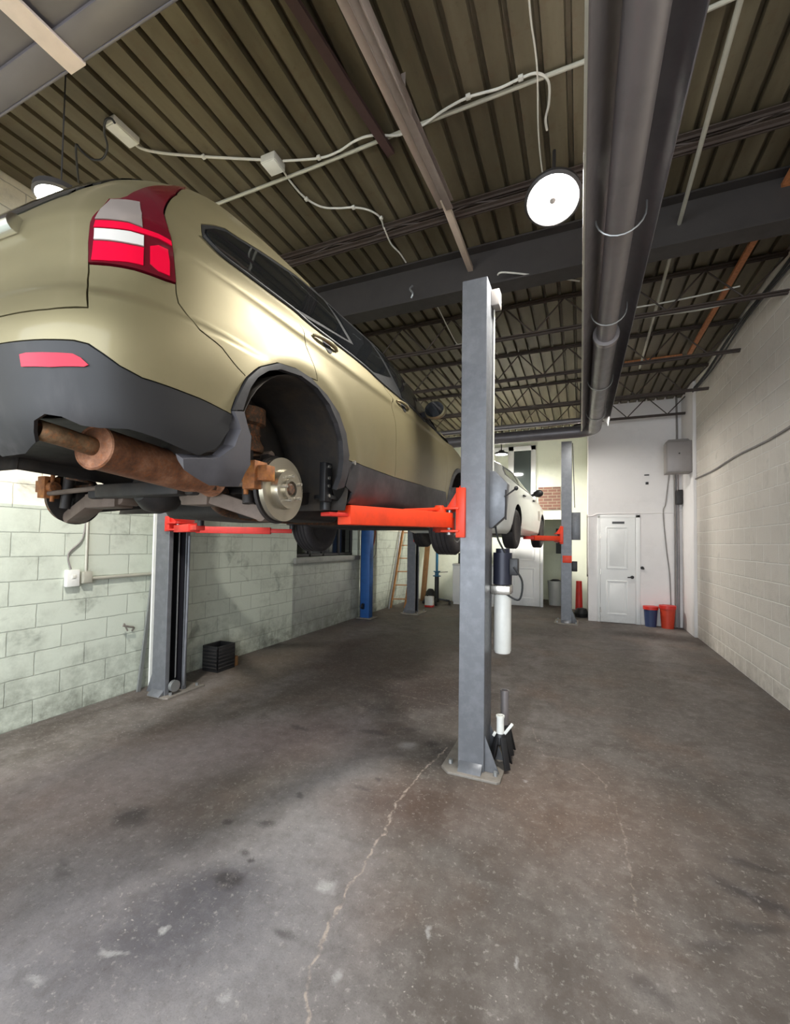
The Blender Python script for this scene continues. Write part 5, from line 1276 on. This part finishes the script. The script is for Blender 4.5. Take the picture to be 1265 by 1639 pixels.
# wooden ladder
ld = thing('wooden_ladder', 'wooden ladder leaning on the left wall before the far lift post', 'ladder', (-3.95, 9.45, 0))
lq = [(Vector((-.18, .0, 0)), Vector((-.21, 1.08, 2.55))), (Vector((.14, .14, 0)), Vector((.11, 1.22, 2.55)))]
sr = []
for a, b in lq: MB().bar(a, b, .03, .075, (1, -.6, 0)).build('ladder_rail', M['wood'], ld, bevel=.004)
for k in range(7):
    t_ = .08+k*.125; MB().bar(lq[0][0].lerp(lq[0][1], t_), lq[1][0].lerp(lq[1][1], t_), .07, .022).build('rung', M['wood'], ld, bevel=.003)
for x, y, h_, lb, mk in ((-4.10, 9.1, 2.5, 'long grey green pipe leaning on the left wall before the ladder', 'galv'),):
    tag(MB().cyl((x+.0, y+.2, 0), (x-.085, y+1.3, h_), .018, n=12).build('metal_pipe', M[mk]), lb, 'pipe')
tag(MB().bar((-3.86, 11.0, 0), (-3.80, 11.36, 2.4), .14, .035, (0, 1, 0)).build('brown_board', M['wood_dark'], bevel=.004), 'brown wooden board leaning on the far wall beside the far left lift post', 'board')
# clutter by the rear left post
cn = thing('oil_can', 'small white and red can on the floor beside the far left lift post', 'can', (-3.36, 10.05, 0))
MB().box((-.10, -.07, 0), (.10, .07, .26)).build('can_body', M['white_plastic'], cn, bevel=.012); MB().box((-.101, -.072, 0), (.101, .071, .05)).build('red_band', M['lift_red2'], cn, bevel=.006); MB().cyl((-.05, 0, .26), (-.05, 0, .30), .02, n=12).build('cap', M['black'], cn)
bg = MB()
bg.lathe([(0, 0), (.13, .0), (.15, .12), (.12, .26), (.06, .34), (0, .35)], (-3.63, 10.95, 0), (0, 0, 1), 20, .8)
tag(bg.build('rubbish_bag', M['black']), 'crumpled black bag on the floor left of the blue transmission jack', 'bag')
bg = MB().lathe([(0, 0), (.12, .0), (.13, .1), (.09, .2), (0, .22)], (-3.95, 10.5, .0), (0, 0, 1), 16); tag(bg.build('black_tub', M['black']), 'low black tub behind the white and red can', 'tub')
# transmission jack
tj = thing('transmission_jack', 'tall blue and black transmission jack with splayed legs on the far floor', 'jack', (-3.02, 10.62, 0))
q = at(699, 966, Y=10.62); tj.location = (q.x, q.y, 0)
MB().cyl((0, 0, .05), (0, 0, .72), .055, n=20).build('jack_cylinder', M['black'], tj); MB().cyl((0, 0, .72), (0, 0, 1.45), .033, n=16).build('jack_ram', M['blue2'], tj)
MB().lathe([(.03, 0), (.10, .0), (.10, .02), (.05, .03), (.05, .10), (.09, .12), (.09, .135), (.03, .135)], (0, 0, .70), (0, 0, 1), 20).build('collar', M['blue2'], tj)
for k in range(4):
    a = .25+k*PI/2; g = MB().bar((0, 0, .14), (.33*math.cos(a), .33*math.sin(a), .09), .05, .04).build('jack_leg', M['black'], tj, bevel=.004)
    MB().cyl((.33*math.cos(a)-.02, .33*math.sin(a), .04), (.33*math.cos(a)+.02, .33*math.sin(a), .04), .04, n=16).build('caster', M['black'], g)
MB().bar((.04, 0, .80), (.30, -.05, .83), .02, .015).build('pump_handle', M['steel_dark'], tj)
# white cabinet with dark top at far wall
fz_ = thing('white_cabinet', 'white low cabinet at the far wall with a black box on it', 'cabinet', (-2.50, 11.1, 0))
MB().box((-.50, -.28, .06), (.55, .28, 1.02)).build('cabinet_body', M['white_door'], fz_, bevel=.015); MB().box((-.51, -.295, .98), (.56, .29, 1.03)).build('cabinet_lid', M['white_plastic'], fz_, bevel=.008); MB().box((-.48, -.26, 0), (.53, .26, .06)).build('plinth', M['white_plastic'], fz_)
bxo = MB().box((-2.88, 10.9, 1.031), (-2.1, 11.3, 1.30)); tag(bxo.build('black_box', M['black'], bevel=.012), 'low black box lying on the white cabinet at the far wall', 'box')
# ------------------------------------------------------------------ things in the doorway and right corner
bn = thing('waste_bin', 'pale waste bin with a dark lid in the small room behind the doorway', 'bin', (-.58, 11.95, 0))
MB().lathe([(0, .01), (.16, 0), (.19, .60), (.20, .62), (.18, .62), (.15, .03), (0, .03)], (0, 0, 0), (0, 0, 1), 28).build('bin_body', mat('bin_grey', (176, 176, 172), .45, 0, .2, 9), bn); MB().lathe([(0, .06), (.08, .055), (.14, .02), (.14, 0)], (-.0, 0, .60), (0, 0, 1), 28).build('bin_lid', M['black'], bn)
tag(MB().box((-.62, YB+1.56, 1.30), (-.20, YB+1.6, 2.0)).build('picture_frame', M['sign'], bevel=.01), 'dark framed panel on the wall of the small room behind the doorway', 'picture')
tag(MB().cyl((-.02, 10.55, 0), (-.02, 10.55, .75), .08, .06, n=20).build('red_cylinder', M['lift_red2']), 'dark red cylinder standing behind the far right lift post', 'cylinder')
tag(MB().lathe([(0, 0), (.13, 0), (.15, .08), (.10, .18), (0, .2)], (.03, 10.3, 0), (0, 0, 1), 16).build('rag_heap', M['black']), 'small dark rag heap at the foot of the partition corner', 'rag')
hd2 = MB(); hd2.tube(smooth_path([(XS-.01, 10.1, 2.15), (XS-.012, 10.3, 2.2), (XS-.012, 10.42, 1.9), (XS-.012, 10.42, .95), (XS-.012, 10.2, .93)], 6), .010, 8); tag(hd2.build('wall_cable', M['panel_grey']), 'grey cable running down the side of the partition behind the far right lift post', 'cable')
# electrical cabinet and its pipes
ec = thing('electrical_cabinet', 'grey electrical cabinet mounted high in the right corner', 'electrical cabinet', (1.56, 9.02, 3.0))
q0, q1 = at(1067, 757, Y=8.98), at(1112, 704, Y=8.98)
ec.location = (q0.x, 9.0, q0.z); wE, hE = 1.812-q0.x, q1.z-q0.z
MB().box((0, -.02, 0), (wE, .25, hE)).build('cabinet_body', M['panel_grey'], ec, bevel=.006); MB().box((.02, -.032, .02), (wE-.02, -.02, hE-.02)).build('cabinet_door', mat('cabinet_door_grey', (150, 144, 142), .5, .2, .2, 8), ec, bevel=.004)
MB().prism([(0, 0), (wE, 0), (wE, .0), (wE-.05, .05), (.05, .05)], (0, .06, hE), (1, 0, 0), (0, 0, 1), -.09).build('cabinet_top', M['panel_grey'], ec)
MB().cyl((wE*.5, -.03, hE*.6), (wE*.5, -.045, hE*.6), .012, n=12).build('latch', M['steel_dark'], ec)
for k, (x, z0, z1, r, lb) in enumerate(((1.69, .0, 3.0, .016, 'leftmost of the upright pipes in the right corner below the electrical cabinet'), (1.74, .0, 3.0, .022, 'thicker upright pipe in the right corner below the electrical cabinet'), (1.43, .35, 2.95, .010, 'thin wire running down the partition left of the upright pipes'), (1.73, 3.05, 4.45, .018, 'upright pipe from the electrical cabinet up to the ceiling'))):
    y = YP-.025
    pts = [(x, y, z0), (x+.004, y, (z0+z1)/2), (x-.004, y, z1)]
    if k == 2: pts = smooth_path([(1.60, YP-.012, 2.95), (1.54, YP-.012, 2.4), (1.50, YP-.012, 2.2), (1.55, YP-.012, 1.5), (1.60, YP-.012, 1.0), (1.62, YP-.012, .3)], 8)
    tag(MB().tube(pts, r, 10).build('upright_pipe', M['panel_grey'] if k != 1 else M['duct']), lb, 'pipe', 'pipes in the right corner')
tag(MB().box((1.70, YP-.14, 2.36), (1.80, YP-.05, 2.64)).build('disconnect_switch', M['steel_dark'], bevel=.008), 'dark switch box on the pipes below the electrical cabinet', 'switch')
bq = at(1066, 1004, Z=0)
for dx, mk, lb, r, h_ in ((.02, 'red_bucket', 'red bucket in the right corner beside the upright pipes', .13, .44), (-.255, 'blue_bucket', 'dark blue bucket with a red rim left of the red bucket', .12, .40)):
    t = thing('bucket', lb, 'bucket', (bq.x+dx, bq.y-.0+(-.03 if dx < 0 else -.08), 0), 0, 'buckets in the right corner')
    MB().lathe([(0, .005), (r*.8, .0), (r, h_-.04), (r, h_-.05), (r-.01, h_-.05), (r*.76, .02), (0, .02)], (0, 0, 0), (0, 0, 1), 28).build('bucket_body', M[mk], t)
    MB().lathe([(r-.008, 0), (r+.012, 0), (r+.012, .06), (r-.008, .06)], (0, 0, h_-.07), (0, 0, 1), 28).build('rim', M['lift_red2'], t)
    MB().tube([(r*math.cos(a), .02, h_-.03-.10*math.sin(a)*.3) for a in np.linspace(0, PI, 14)], .005, 8).build('handle', M['galv'], t)

# ------------------------------------------------------------------ light
wd = bpy.data.worlds.new('World'); SC.world = wd; wd.use_nodes = True
bg = wd.node_tree.nodes['Background']; bg.inputs[0].default_value = (.86, .93, 1.0, 1); bg.inputs[1].default_value = 4.2
pl_ = bpy.data.lights.new('doorway_portal', 'AREA'); pl_.shape = 'RECTANGLE'; pl_.size = XR-XL-.3; pl_.size_y = 3.7; pl_.cycles.is_portal = True
po = bpy.data.objects.new('doorway_portal', pl_); COL.objects.link(po); po.location = ((XL+XR)/2, Y0-.1, 1.87); po.rotation_euler = (PI/2, 0, 0)
SC.view_settings.view_transform = 'Standard'; SC.view_settings.look = 'None'; SC.view_settings.gamma = 1; SC.view_settings.exposure = .85
SC.view_settings.use_curve_mapping = False
SC.cycles.max_bounces = 10; SC.cycles.diffuse_bounces = 6; SC.cycles.use_denoising = True; SC.cycles.sample_clamp_indirect = 6
